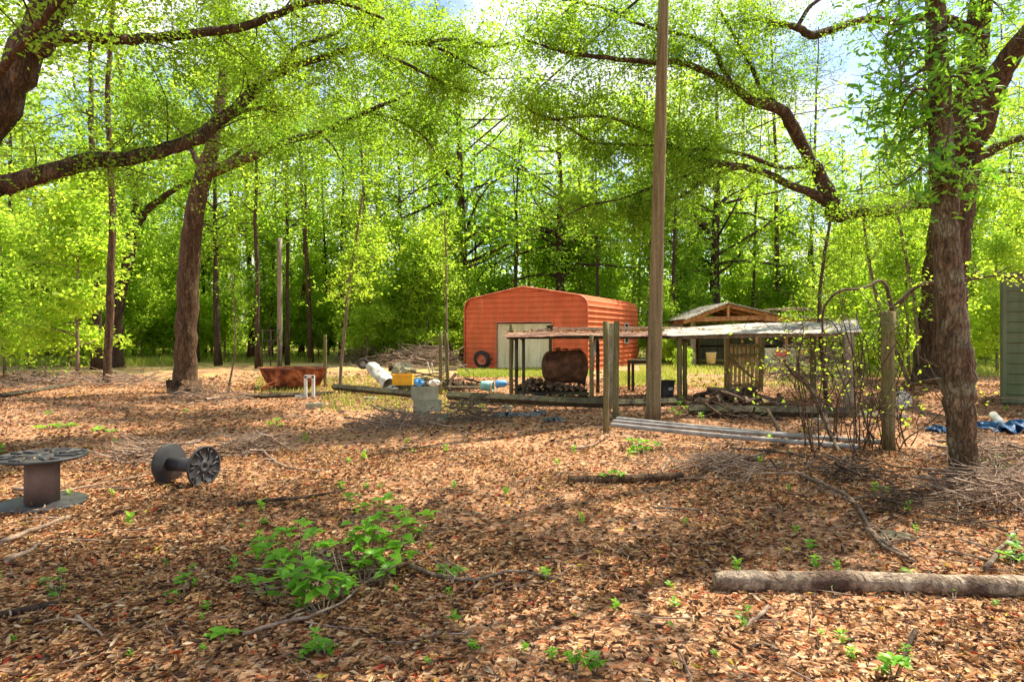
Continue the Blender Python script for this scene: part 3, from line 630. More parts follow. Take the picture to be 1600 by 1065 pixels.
for kind, px, Y, s in [('sapling',45,30,1.1),('sapling',80,36,1.2),('sapling',10,24,1.0),('sapling',560,40,1.1),('sapling',600,38,.8),('sapling',640,40,.9),('sapling',690,42,1.0),
    ('sapling',255,42,1.3),('sapling',355,40,1.2),('sapling',280,46,1.3),('sapling',1030,36,.8),('sapling',1075,40,1.2),('sapling',1345,24,1.0),('sapling',1420,22,1.05),('sapling',1310,34,1.1),('sapling',1560,26,.95),('sapling',1230,42,1.1),
    ('sapling',1480,34,1.2),('sapling',500,40,1.1),('sapling',440,44,1.3),('sapling',1390,27,1.2),
    ('sapling',150,34,1.6),('sapling',25,38,1.7),('sapling',205,38,1.6),('sapling',575,34,1.2),('sapling',620,36,1.35),('sapling',665,35,1.3),('sapling',710,39,1.5),('sapling',545,44,1.7),('sapling',470,46,1.8),('sapling',330,44,1.7),('sapling',760,44,1.7),('sapling',850,45,1.8),('sapling',905,44,1.9),('sapling',960,46,1.8),('sapling',1040,40,1.6),('sapling',1100,44,1.8),('sapling',1160,44,1.7),('sapling',1215,45,1.7),('sapling',1440,38,1.6),('sapling',1520,32,1.4),('sapling',1590,36,1.6),('sapling',1330,40,1.5),
    ('shrub',1068,29,.35),('shrub',1050,33,.6),('shrub',1020,36,.7),('shrub',620,43,1.2),('shrub',575,45,1.2),('shrub',660,46,1.3),('shrub',705,40,1.0),('shrub',1370,26,.8),
    ('shrub',1300,33,.8),('shrub',1440,28,.9),('shrub',1540,30,.9),('shrub',60,38,1.2),('shrub',130,44,1.4),('shrub',230,47,1.4),('shrub',420,46,1.2),('shrub',350,48,1.3)]:
    bgt(kind, px+U(-4,4), Y, s)
rows = [('hardwood',44,56,12),('slim',38,58,44),('pine',46,60,12),('sapling',34,44,20),('sapling',46,58,16),('shrub',37,46,34)]
for kind, y0, y1, n in rows:
    for i in range(n):
        px = -90+1780*(i+U(.1,.9))/n
        if 1225 < px < 1365 and kind != 'sapling' and U(0,1) < .7: continue
        if y0 < 38 and 700 < px < 1310: continue
        bgt(kind, px, U(y0, y1), U(1.0, 1.45))
def label_bg():
    zones = [(-400, 289, 'left of the forked tree'), (289, 510, 'above the rusty tub'), (510, 727, 'above the junk pile'),
             (727, 1000, 'behind the red garage'), (1000, 1300, 'above the open shed'), (1300, 2200, 'right of the open shed')]
    for k in DESC:
        for z0, z1, zt in zones:
            L = sorted([b for b in BG if b[0] == k and z0 <= b[1] < z1], key=lambda b: b[1])
            for i, b in enumerate(L):
                lab = f"{DESC[k]}, {ordinal(i)} of these from left, {zt}" if len(L) > 1 else f"{DESC[k]}, the only such one {zt}"
                tag(b[3], lab, CAT[k], {'hardwood': 'leafy trees of the woods', 'slim': 'slim trees of the woods', 'pine': 'pines of the woods', 'oak': 'spreading oaks behind the buildings', 'sapling': 'young trees of the understory', 'shrub': 'shrubs of the understory'}[k])
label_bg()
def far_wood():
    rng = np.random.default_rng(77); mb = MB(); pos = []
    for i in range(150):
        Y = 72+13*rng.random(); x = rng.uniform(-.95, .95)*Y; H = rng.uniform(9, 15)
        if 1225 < x/Y*F+800 < 1365: H *= .62
        mb.tube([(x, Y, -.1), (x+rng.normal(0,.3), Y, H)], [.16, .05], 5, False)
        n = 70
        for c in range(13):
            h = H*rng.random()**1.3; w = 2.2*math.sin(math.pi*min(.95, h/H*.8+.15))+.4
            p = np.array([x+rng.normal(0, w*.7), Y+rng.normal(0, w*.6), h]); pos.append(p+rng.normal(size=(n, 3))*np.array([.7,.7,.5]))
    pos = np.concatenate(pos); sz = rng.uniform(.7, 1.3, len(pos))
    o = mb.build('distant_woodland', M['barkD']); tag(o, 'distant green woods closing the view all around the yard', 'woodland', kind='stuff')
    me = leaf_mesh('foliage', pos, .42*sz, .26*sz, T_RH, rng=rng); f = objmesh('foliage', me, M['leafB'], o)
far_wood()

# ------------------------------------------------------------------ garage
def garage():
    o0 = Vector((3.33, 28.0, 0)); u = Vector((-.894, .449, 0)); v = Vector((.449, .894, 0))
    u.normalize(); v.normalize(); Wd = 6.25; Ln = 7.9
    root = empty('garage', o0); tag(root, 'orange red metal garage with rounded eaves and a cream roll-up door', 'garage')
    def W(a, b, z): return o0+u*a+v*b+Vector((0,0,z))
    # outline of the gable: eaves, rounded corner, shallow roof
    prof = [(0,0),(0,2.85),(.04,3.02),(.14,3.18),(.30,3.29),(.5,3.34)]
    n = 5; out = prof[:]
    out.append((Wd/2, 3.78))
    out += [(Wd-a, z-(.02)) for a, z in reversed(prof)]
    H = lambda a: max(0, np.interp(a, [0,.04,.14,.30,.5,Wd/2,Wd-.5,Wd-.3,Wd-.14,Wd-.04,Wd], [2.85,3.02,3.18,3.29,3.34,3.78,3.32,3.27,3.16,3.0,2.83]))
    # front wall built as lapped horizontal boards, leaving the door opening
    def wall(name, b, sgn, door):
        mb = MB(); p = .235; z = 0.02
        while z < 3.78:
            z1 = min(z+p, 3.78)
            segs = [(0, Wd)]
            if door and z < 2.0: segs = [(0, 1.66), (4.56, Wd)]
            for a0, a1 in segs:
                xs = np.linspace(a0, a1, 26)
                vs = []; fs = []
                for a in xs:
                    h = H(a); zl = min(z, h); zh = min(z1, h)
                    vs += [W(a, b-sgn*.048, zl), W(a, b-sgn*.018, zl+(zh-zl)*.12 if zh > zl else zl), W(a, b-sgn*.006, zh), W(a, b-sgn*.048, zh)]
                for i in range(len(xs)-1):
                    for k in range(3): fs.append((4*i+k, 4*i+4+k, 4*i+5+k, 4*i+1+k))
                mb.add(vs, fs)
            z = z1
        mb.build(name, M['red'], root)
    wall('front_wall', 0, 1, True)
    mb = MB(); xs = np.linspace(0, Wd, 30); vs = []
    for a in xs: vs += [W(a, Ln, 0), W(a, Ln, H(a))]
    mb.add(vs, [(2*i, 2*i+2, 2*i+3, 2*i+1) for i in range(29)]); mb.build('back_wall', M['red'], root)
    # side walls + roof: ribbed horizontally all round, one sheet swept along v
    def path():
        pts = [(0, 0)]; z = 0
        seq = [(0,0),(0,2.85),(.04,3.02),(.14,3.18),(.30,3.29),(.5,3.34),(Wd/2,3.78),(Wd-.5,3.32),(Wd-.3,3.27),(Wd-.14,3.16),(Wd-.04,3.0),(Wd,2.83),(Wd,0)]
        res = []; acc = 0
        for i in range(len(seq)-1):
            a = Vector((seq[i][0], seq[i][1], 0)); b = Vector((seq[i+1][0], seq[i+1][1], 0)); L = (b-a).length; m = max(1, int(L/.047)); t = (b-a)/L; nn = Vector((-t.y, t.x, 0))
            for k in range(m):
                s = acc+L*k/m; ph = (s % .235)/.235
                r = .04 if ph < .2 else 0
                q = a+t*(L*k/m)+nn*r; res.append((q.x, q.y))
            acc += L
        res.append((Wd, 0)); return res
    pr = path(); vs = []; n = len(pr); fs = []
    for b in (-.06, Ln+.06):
        for a, z in pr: vs.append(W(a, b, z))
    fs = [(i, i+1, n+i+1, n+i) for i in range(n-1)]
    k1 = [i for i in range(n-1) if not (.45 < pr[i][0] < Wd-.45)]; k2 = [i for i in range(n-1) if .45 < pr[i][0] < Wd-.45]
    MB().add(vs, [fs[i] for i in k1]).build('side_wall', M['red'], root)
    MB().add(vs, [fs[i] for i in k2]).build('roof', M['red'], root)
    mb = MB(); mb.tube([W(a, -.07, z) for a, z in [(0,0),(0,2.85),(.04,3.02),(.14,3.18),(.30,3.29),(.5,3.34),(Wd/2,3.78),(Wd-.5,3.32),(Wd-.3,3.27),(Wd-.14,3.16),(Wd-.04,3.0),(Wd,2.83),(Wd,0)]], .035, 6); mb.build('trim', M['redtrim'], root)
    # door
    mb = MB(); z = .02
    while z < 2.06:
        mb.add([W(1.7, .05, z), W(4.52, .05, z), W(4.52, .03, z+.045), W(1.7, .03, z+.045), W(4.52, .055, z+.088), W(1.7, .055, z+.088)], [(0,1,2,3),(3,2,4,5)]); z += .09
    d = mb.build('roll_up_door', M['door'], root)
    mb = MB(); mb.bar(W(1.68,-.03,0), W(1.68,-.03,2.2), .05, .06); mb.bar(W(4.54,-.03,0), W(4.54,-.03,2.2), .05, .06); mb.bar(W(1.66,-.03,2.17), W(4.56,-.03,2.17), .06, .06); mb.build('door_frame', M['redtrim'], root)
    # windows on the side wall
    for b0, b1, z0, z1 in ((5.3, 5.95, 1.15, 2.15),):
        mb = MB()
        for p, q in (((b0,z0),(b1,z0)),((b1,z0),(b1,z1)),((b1,z1),(b0,z1)),((b0,z1),(b0,z0)),(((b0),(z0+z1)/2),((b1),(z0+z1)/2))):
            mb.bar(W(-.06, p[0], p[1]), W(-.06, q[0], q[1]), .05, .045)
        w = mb.build('window', M['white'], root)
        MB().add([W(-.058,b0,z0),W(-.058,b1,z0),W(-.058,b1,z1),W(-.058,b0,z1)], [(0,1,2,3)]).build('pane', M['dark'], w)
    # floor slab
    mb = MB(); mb.box(W(Wd/2, Ln/2, .01), (.1,.1,.02)); vs = [W(.05,.05,.03), W(Wd-.05,.05,.03), W(Wd-.05,Ln-.05,.03), W(.05,Ln-.05,.03)]; mb = MB(); mb.add(vs, [(0,1,2,3)]); mb.build('floor_slab', M['concrete'], root)
    return W
GW = garage()
def wheel(name, c, axis, R, label, w=.16, hub='steel'):
    root = empty(name, c); tag(root, label, 'wheel')
    ax = Vector(axis).normalized(); Mx = Matrix.Translation(Vector(c))@ax.to_track_quat('Z', 'Y').to_matrix().to_4x4()
    MB().lathe([(R*.62,-w/2),(R*.9,-w/2),(R,-w*.3),(R,w*.3),(R*.9,w/2),(R*.62,w/2),(R*.6,0),(R*.62,-w/2)], 28, Mx).build('tyre', M['rubber'], root)
    mb = MB(); mb.lathe([(R*.6,-w*.3),(R*.56,-w*.12),(R*.25,-w*.1),(R*.2,-w*.3),(.001,-w*.3)], 24, Mx)
    mb.build('rim', M[hub], root)
wheel('old_tyre', GW(5.2, -.22, .42), (.42,.9,.22), .42, 'dark tyre with red rim leaning against the garage beside the door', .18, 'redtrim')

# ------------------------------------------------------------------ open shed behind the gate
def shed():
    Y0 = 31.5; root = empty('open_shed', ((1170-800)/F*Y0, Y0, 0)); tag(root, 'open-fronted lumber shed with low gable roof behind the picket gate', 'shed')
    A = lambda px, py, dY=0: at(px, py, Y0+dY)
    D = 6.5
    def back(p): return Vector((p.x+.3, p.y+D, p.z))
    pk = A(1136,474.5); le = A(1068,501); r1 = A(1216,493); r2 = A(1290,500)
    # roof sheets
    mb = MB(); th = Vector((0,0,.05))
    for a, b in ((le, pk), (pk, r1), (r1, r2)):
        a2 = back(a); b2 = back(b); m = 26
        vs = []; 
        for i in range(m+1):
            t = i/m; rr = Vector((0,0,.0 if i % 2 else .035))
            vs += [a.lerp(b, t)+Vector((0,-.25,0))+th+rr, a2.lerp(b2, t)+th+rr, a.lerp(b, t)+Vector((0,-.25,0))+rr, a2.lerp(b2, t)+rr]
        fs = []
        for i in range(m): fs += [(4*i,4*i+4,4*i+5,4*i+1),(4*i+2,4*i+3,4*i+7,4*i+6),(4*i,4*i+2,4*i+6,4*i+4)]
        mb.add(vs, fs)
    mb.build('roof', M['roofzinc'], root)
    # rafters and tie beams
    def beam(p, q, w=.07, h=.16, nm='rafter', mat='woodO'):
        mb = MB(); mb.bar(p, q, w, h); mb.build(nm, M[mat], root)
    dz = Vector((0,0,-.09))
    for k in range(0, 4):
        off = Vector((.1*k, k*2.1, 0))
        beam(le+off+dz, pk+off+dz); beam(pk+off+dz, r1+off+dz); beam(r1+off+dz, r2+off+dz)
        beam(A(1080,499)+off+Vector((0,.07,0)), A(1196,496)+off+Vector((0,.07,0)), nm='tie_beam', h=.22)
    beam(A(1194,497)+Vector((0,-.06,0)), A(1284,503)+Vector((0,-.06,0)), nm='tie_beam', h=.26)
    beam(A(1137,477)+Vector((0,-.05,0)), A(1137,498)+Vector((0,-.05,0)), .1, .14, 'king_post'); 
    for i in range(7):   # purlins running back
        t = (i+.5)/7; p = le.lerp(pk, t)+Vector((0,0,-.02)); beam(p+Vector((0,.2,-.02)), back(p), .05, .08, 'purlin')
        p = pk.lerp(r1, t)+Vector((0,0,-.02)); beam(p+Vector((0,.2,-.02)), back(p), .05, .08, 'purlin')
    for px, dY in ((1082,0),(1088,.3),(1184,0),(1193,0),(1279,0),(1230,0),(1085,3),(1190,3),(1090,6.2),(1140,6.2),(1200,6.2)):
        p = A(px, 500, 0); x = p.x+.1*dY/2; z = 2.2
        mb = MB(); mb.bar((x, Y0+dY+.12, 0), (x, Y0+dY+.12, z), .12, .1); mb.build('post', M['woodO' if px > 1100 else 'woodG'], root)
    # back wall of sheet metal with girts
    mb = MB(); x0 = le.x+.3; x1 = r2.x+.3; m = 90; vs = []
    for i in range(m+1):
        x = x0+(x1-x0)*i/m; yy = Y0+D+(.03 if i % 3 else 0); vs += [(x, yy, .1), (x, yy, 2.25)]
    mb.add(vs, [(2*i,2*i+2,2*i+3,2*i+1) for i in range(m)]); mb.build('back_wall', M['palemetal'], root)
    for z in (.9, 1.65): beam((x0, Y0+D-.06, z), (x1, Y0+D-.06, z), .05, .1, 'girt', 'barkD')
    mb = MB(); mb.add([(x0, Y0+1.2, .1),(x0, Y0+D, .1),(x0, Y0+D, 2.2),(x0, Y0+1.2, 2.2)], [(0,1,2,3)]); mb.build('side_wall', M['woodG'], root)
    mb = MB(); mb.add([(x1, Y0+.2, .1),(x1, Y0+D, .1),(x1, Y0+D, 2.1),(x1, Y0+.2, 2.1)], [(0,1,2,3)]); mb.build('side_wall', M['palemetal'], root)
shed()
# red lettered white banner on the shed front
def banner():
    Y = 30.9; a = at(1195,543.5,Y); b = at(1263,543.5,Y); zb = EYE-(580-HY)/F*Y; zb = max(zb, .02)
    root = empty('banner_sheet', ((a.x+b.x)/2, Y, 0)); tag(root, 'white sheet with faded red lettering hung across the open shed', 'banner')
    n = 40; vs = []
    for i in range(n+1):
        x = a.x+(b.x-a.x)*i/n; w = .03*math.sin(i*.9)+.015*math.sin(i*2.3)
        vs += [(x, Y+w, zb), (x, Y+w*.4, (zb+a.z)/2), (x, Y, a.z)]
    fs = []
    for i in range(n): fs += [(3*i,3*i+3,3*i+4,3*i+1),(3*i+1,3*i+4,3*i+5,3*i+2)]
    MB().add(vs, fs).build('sheet', M['white'], root)
    m = mat_simple('faded_red_paint', [(.3,(.62,.05,.05)),(.6,(.75,.10,.09)),(.8,(.75,.35,.3))], ns=9, rough=.6, bs=0)
    mp = mat_simple('pink_faded_paint', [(.35,(.62,.55,.5)),(.5,(.72,.30,.26)),(.7,(.66,.6,.54))], ns=7, rough=.6, bs=0)
    X = lambda f: a.x+(b.x-a.x)*f
    Z = lambda f: a.z+(zb-a.z)*f
    def blk(x0, x1, z0, z1, mm, nm, off=.05):
        MB().add([(X(x0), Y-off, Z(z1)), (X(x1), Y-off, Z(z1)), (X(x1), Y-off, Z(z0)), (X(x0), Y-off, Z(z0)), (X(x0), Y-off+.01, Z(z1)), (X(x1), Y-off+.01, Z(z1)), (X(x1), Y-off+.01, Z(z0)), (X(x0), Y-off+.01, Z(z0))], [(0,1,2,3),(7,6,5,4),(0,4,5,1),(3,2,6,7),(0,3,7,4),(1,5,6,2)]).build(nm, mm, root)
    blk(.25,.37,.06,.42,m,'lettering'); blk(.43,.53,.06,.42,m,'lettering'); blk(.37,.43,.26,.42,m,'lettering')
    blk(.78,.87,.08,.45,m,'lettering'); blk(.9,.99,.04,.22,m,'lettering'); blk(.9,.95,.3,.45,m,'lettering')
    blk(.31,.49,.5,.92,mp,'lettering'); blk(.86,.97,.5,.95,mp,'lettering'); blk(.1,.2,.1,.2,mp,'lettering')
banner()
# cream basin on legs in the shed
def basin():
    Y = 30.2; c = at(1111,572,Y); c.z = 0; root = empty('basin_on_legs', c); tag(root, 'cream round basin on thin legs in front of the open shed', 'basin')
    Mx = Matrix.Translation(c+Vector((0,0,.22))); MB().lathe([(.001,.0),(.19,.02),(.235,.5),(.26,.52),(.23,.52),(.2,.08),(.001,.06)], 20, Mx).build('bowl', M['cream'], root)
    for a in (.5, 2.6, 4.7): mb = MB(); mb.cyl(c+Vector((.17*math.cos(a), .17*math.sin(a), 0)), c+Vector((.15*math.cos(a), .15*math.sin(a), .26)), .018, 6); mb.build('leg', M['steel'], root)
basin()

# ------------------------------------------------------------------ lean-to roofs on posts
def post(mb, px, ptop, pbot, w, dx=0, sq=False, lean=0):
    b = gnd(px, pbot); Y = b.y; t = at(px+dx, ptop, Y); r = wpx(w, Y)/2
    pts = [b+(t-b)*k/6+Vector((U(-.1,.1)*r, U(-.1,.1)*r, 0)) for k in range(7)]; pts[0].z = -.02
    mb.tube(pts, [r*U(.94,1.06) for _ in pts], 10, True, .05, random.randrange(99)); return b, t
def leanto():
    root = empty('lean_to_shelter', gnd(930, 620)); tag(root, 'long low shelter of rusty and pale roof sheets on timber posts', 'shelter')
    # roof: one rusty half, one pale corrugated half
    def sheet(nm, q, mat, n=60, amp=.018, sag=.03, split=1):
        # q: four corners front-left, front-right, back-right, back-left
        fl, fr, br, bl = [Vector(v) for v in q]; mb = MB(); vs = []; m = 10
        for i in range(n+1):
            s = i/n
            for j in range(m+1):
                t = j/m; p = fl.lerp(fr, s).lerp(bl.lerp(br, s), t)
                p.z += (amp if j % 2 else -amp) - sag*math.sin(s*math.pi*3+.5)*.5 + random.gauss(0, .003)
                vs.append(p)
        fs = [(i*(m+1)+j, (i+1)*(m+1)+j, (i+1)*(m+1)+j+1, i*(m+1)+j+1) for i in range(n) for j in range(m)]
        b = len(vs); vs += [v-Vector((0,0,.012)) for v in vs]
        fs += [tuple(reversed([x+b for x in f])) for f in fs]
        for i in range(n): fs.append((i*(m+1), b+i*(m+1), b+(i+1)*(m+1), (i+1)*(m+1)))
        mb.add(vs, fs); return mb.build(nm, mat, root)
    Yf, Yb = 15.1, 17.5
    sheet('rusty_roof_sheet', [at(786,524,Yf), at(1042,523,Yf), at(1042,517.5,Yb), at(796,519,Yb)], M['roofrust'])['label'] = 'rusty brown sheet'
    sheet('pale_roof_sheet', [at(1034,523,15.15), at(1348,517,13.6), at(1342,507,14.8), at(1038,517,16.3)], M['roofzinc'], amp=.012)['label'] = 'pale zinc lower sheet'
    sheet('pale_roof_sheet', [at(1038,515.5,16.2), at(1343,506,14.75), at(1338,498.5,16.1), at(1040,512,17.6)], M['roofzinc'], amp=.012)['label'] = 'pale zinc upper sheet'
    mb = MB(); mb.bar(at(792,526.5,15.3), at(1044,526,15.3), .07, .09); mb.build('front_beam', M['woodD'], root)
    mb = MB(); mb.bar(at(1044,526.5,15.35), at(1340,521.5,13.8), .06, .09); mb.build('front_beam', M['woodG'], root)
    mb = MB(); mb.bar(at(796,524,17.2), at(1044,523,17.2), .07, .1); mb.build('back_beam', M['woodD'], root)
    mb = MB(); mb.bar(at(1044,521.5,17.2), at(1330,506,15.9), .06, .1); mb.build('back_beam', M['woodD'], root)
    for px in (803, 815, 1060, 1068, 1330, 928, 860, 1270):
        mb = MB(); Yq = 15.2 if px < 1100 else 14.1
        mb.bar(at(px, 528, Yq), at(px, 524 if px < 1100 else 515, Yq+2.0), .06, .1); mb.build('cross_beam', M['woodD'], root)
    for px, t, b, w in [(799,506,615,6.5),(807,526,623,5.5),(818,526,625,5),(860,508,613,6),(924,523,628,7),(934,524,613,6),(1062,526,627,8),(1070,526,623,7),(1326,520,638,16),(1270,520,622,9),(1012,524,617,5)]:
        mb = MB(); post(mb, px, t, b, w); mb.build('post', M['woodD' if px in (807,818,934) else 'wood' if px < 1300 else 'woodG'], root)
    mb = MB(); mb.cyl(at(930,530,15.9), at(926,580,15.9), .035, 10); mb.build('white_pipe', M['white'], root)
leanto()
tag(top((lambda mb: mb.box(at(859,512,15.9)+Vector((0,0,.0)), (.14,.12,.13), None, .01))(MB()), 'wood_block', M['woodD'], at(859,516,15.9), 'small dark wood block on the rusty roof edge', 'wood block'))
tag(top((lambda mb: mb.box(at(930,514,16.0), (.2,.12,.09), None, .01))(MB()), 'stone_block', M['concrete'], at(930,517,16.0), 'pale block lying on the rusty roof above white pipe', 'block'))

# single posts in front
for px, t, b, w, dx, mat, lab in [(947,502,680,9.5,0,'wood','tall mossy round post in front, left one of the close pair'), (962,502,655,9.5,1,'wood','tall mossy round post standing right behind its twin'),
      (955,505,640,7,0,'woodG','grey leaning post half hidden between the two mossy posts'),
      (1388,486,704,20,0,'wood','thick mossy post wrapped in thorny vines at right'), (508,523,607,5,0,'wood','thin post at the corner of the rusty tub'), (688.5,517,618,5.5,0,'wood','mossy post just left of its leaning partner near block stack'), (700,520,606,6,-3,'wood','leaning mossy post to the right of its partner near block stack'),
      (437,372,572,8,0,'woodG','tall pale dead snag pole rising in the left woods')]:
    mb = MB(); bb, tt = post(mb, px, t, b, w, dx); top(mb, 'post' if px != 437 else 'dead_snag', M[mat], bb, lab, 'post' if px != 437 else 'dead tree')

# utility pole with overhead wire
def utility():
    b = gnd(1020, 655); Y = b.y; root = empty('utility_pole', b); tag(root, 'tall brown wooden utility pole in front of the shelter roof', 'utility pole')
    pts = [b+Vector((0,0,-.05))]; P0 = at(1020,655,Y); ends = at(1038.5,-60,Y); rad = [.155]
    for k in range(1, 25): t = k/24; pts.append(b.lerp(ends, t)); rad.append(.138-.045*t)
    MB().tube(pts, rad, 18, True, .012, 4).build('shaft', M['pole'], root)
    mb = MB(); mb.cyl(ends+Vector((-.1,.0,-.5)), ends+Vector((-.22,.05,-.5)), .02, 8); mb.lathe([(.001,0),(.04,0),(.05,.05),(.03,.1),(.001,.1)], 12, Matrix.Translation(ends+Vector((-.22,.05,-.52)))); mb.build('insulator', M['steel'], root)
    a = ends+Vector((-.22,.05,-.45)); e = at(556,362,42); mid = at(800,183,18.0)
    pts = []; 
    for k in range(41):
        t = k/40; p = a.lerp(e, t); p.z -= 1.1*4*t*(1-t)*.35; pts.append(p)
    top(MB().tube(pts, .028, 5), 'overhead_wire', M['wire'], a, 'black overhead wire running from the utility pole into the trees', 'wire')
utility()

# gate
def gate():
    Y = 17.8; root = empty('picket_gate', gnd(1160, 612)); tag(root, 'weathered picket gate with diagonal brace between two posts', 'gate')
    A = lambda px, py, d=0: at(px, py, Y+d)
    for px, t, b, w, dx in ((1135.5,527,612,6.5,0),(1188,524,607,6,3)):
        p = A(px, b); p.z = -.01; mb = MB(); mb.bar(p, A(px+dx, t), wpx(w, Y), wpx(w, Y)); mb.build('post', M['wood'], root)
    for i in range(7):
        px = 1142+6.6*i; mb = MB(); mb.bar(A(px, 611-i*.8+U(-1,1), -.02), A(px+.8, 541+U(-1.5,1.5), -.02), wpx(4.4, Y), .022); mb.build('picket', M['picket'], root)
    for a, b, nm in (((1138,555),(1188,554),'rail'),((1138,602.5),(1186,600),'rail'),((1141,540),(1187,539.5),'rail'),((1141,560),(1185,598),'brace')):
        mb = MB(); mb.bar(A(a[0], a[1], -.055), A(b[0], b[1], -.055), .03, .075); mb.build(nm, M['wood'], root)
gate()
# wire fence right of the gate
def wire_fence(name, a, b, h, nx, nz, label, posts=()):
    root = empty(name, a); tag(root, label, 'wire fence'); a = Vector(a); b = Vector(b); mb = MB()
    for i in range(nx+1): p = a.lerp(b, i/nx); mb.tube([p+Vector((0,0,.02)), p+Vector((0,.01,h+U(-.01,.01)))], .004, 3, False)
    for j in range(nz+1): z = .02+h*j/nz; mb.tube([a.lerp(b, t/6)+Vector((0,.005*math.sin(t*2+j),z)) for t in range(7)], .004, 3, False)
    mb.build('mesh', M['mesh_wire'], root)
    for p in posts: q = a.lerp(b, p); MB().cyl(q+Vector((0,.03,-.02)), q+Vector((0,.03,h+.1)), .03, 8).build('post', M['wood'], root)
wire_fence('wire_fence', gnd(1192,609), gnd(1325,616), 1.15, 34, 9, 'rusty square wire fence running right from the gate', (.45,))
wire_fence('wire_fence', gnd(466,604), gnd(506,600), .62, 14, 6, 'short wire mesh panel standing behind the rusty tub')
wire_fence('wire_fence', gnd(512,604), gnd(530,604), .62, 8, 6, 'short wire mesh panel between thin post and leaning tree')

# low timber beams
def timber(px0, py0, px1, py1, h, label, mat='woodD', w=.16, z=.0, kind='fallen_timber'):
    a = gnd(px0, py0); b = gnd(px1, py1); a.z = b.z = h/2+z
    mb = MB(); n = 8
    for i in range(1): 
        pts = [a.lerp(b, k/n)+Vector((U(-.01,.01), U(-.01,.01), U(-.008,.008))) for k in range(n+1)]
        mb.tube(pts, [h*.56*U(.96,1.04) for _ in pts], 4, True, .05, 3, smooth=False)
    return top(mb, kind, M[mat], a, label, 'timber')
timber(372,623,520,617,.10,'dark rotten board lying in front of the rusty tub')
timber(522,613,648,626,.16,'dark railway timber between the rusty tub and block stack', z=.08)
timber(700,628,946,642,.19,'long dark timber in front of the log shelf', z=.06)
timber(946,637,1068,634,.17,'dark timber behind the utility pole', z=.0)
timber(1075,650,1325,655,.19,'long mossy timber in front of right wood heap', 'woodD', z=.03)
timber(1340,652,1420,656,.1,'short grey board right of the shelter', 'woodG')
timber(0,622,120,603,.12,'dark fallen trunk far left in sticks')

# concrete blocks
def block(px, py, Y, w, h, d, rz, label, hol=True):
    c = at(px, py, Y); root_c = Vector((c.x, Y, c.z)); mb = MB(); R = Matrix.Rotation(rz, 3, 'Z')
    t = .035
    # hollow block: two faces, three webs
    if hol:
        for yy in (-d/2+t/2, d/2-t/2): mb.box(root_c+R@Vector((0,yy,h/2)), (w,t,h), R, .003)
        for xx in (-w/2+t/2, 0, w/2-t/2): mb.box(root_c+R@Vector((xx,0,h/2-.001)), (t,d-2*t,h-.003), R)
    else: mb.box(root_c+Vector((0,0,h/2)), (w,d,h), R, .004)
    return top(mb, 'concrete_block', M['concrete'], root_c, label, 'concrete block', 'concrete blocks in the yard')
YB = 11.7
block(664,624,YB,.49,.235,.22,.10,'topmost concrete block of the stack by the mossy posts')
block(668,642,YB,.47,.205,.24,-.10,'middle concrete block of the stack')
block(657.5,660,YB,.29,.2,.3,.05,'lower left concrete block under the stack')
block(686,663,YB,.30,.2,.24,-.1,'concrete block on the ground right of the stack base')
block(792,643,13.6,.22,.13,.2,.1,'small concrete footing under the long dark timber')
block(578,628,15.3,.26,.12,.2,.1,'small footing block under the timber left of the stack')
block(492,638,14.0,.36,.12,.2,.12,'half buried concrete block in front of the rusty tub')
for px, py, lab in ((640,596,'whitish block on junk behind the yellow crate'),): pass

# rusty tub
def tub():
    c = gnd(458, 607); Y = c.y; root = empty('rusty_tub', c); tag(root, 'oval rusty brown metal tub with wide rim, left of the junk', 'tub')
    a, b, h = wpx(107, Y)/2, .55, .62; n = 40
    def ring(sa, z, dx=0): return [c+Vector((a*sa*math.cos(t)+dx, b*sa*math.sin(t), z)) for t in [2*math.pi*k/n for k in range(n)]]
    rows = [ring(.4,.02,.06), ring(.58,.04,.05), ring(.72,.12,.04), ring(.83,.25,.02), ring(.91,.42,.01), ring(.97,.6), ring(1.03,.60), ring(1.03,.63), ring(.965,.63), ring(.93,.52), ring(.84,.3,.02), ring(.74,.1,.04), ring(.4,.06,.05)]
    vs = [p for r in rows for p in r]; fs = [(i*n+k, i*n+(k+1)%n, (i+1)*n+(k+1)%n, (i+1)*n+k) for i in range(len(rows)-1) for k in range(n)]
    body = [f for f in fs if not (5*n <= f[0] < 8*n)]; rim = [f for f in fs if 5*n <= f[0] < 8*n]
    MB().add(vs, body+[tuple(range(n-1,-1,-1)), tuple(range(12*n, 13*n))], True).build('body', M['rust'], root)
    MB().add(vs, rim).build('rim', M['roofrust'], root)
tub()
# white bracket, brackets stuff by tub
def bracket():
    c = gnd(484, 622); Y = c.y; root = MB()
    for px in (477.5, 489.5): root.bar(at(px,587,Y), at(px,624,Y)+Vector((0,0,.02)), .07, .06)
    root.bar(at(476,588,Y), at(491,588,Y), .06, .07); root.bar(at(461,619,Y), at(480,619.5,Y), .05, .05)
    top(root, 'white_bracket', M['white'], c, 'white U shaped bracket propped in front of the rusty tub', 'bracket')
    mb = MB()
    for d in (0, .07): mb.tube([at(408,611,15.6)+Vector((0,0,d)), at(420,604,15.5)+Vector((0,0,d)), at(431,601,15.4)+Vector((0,0,d*1.3))], .02, 6)
    top(mb, 'bent_pipe', M['rust'], gnd(420,622), 'rusty bent double pipe lying against the tub side', 'bent pipe')
bracket()

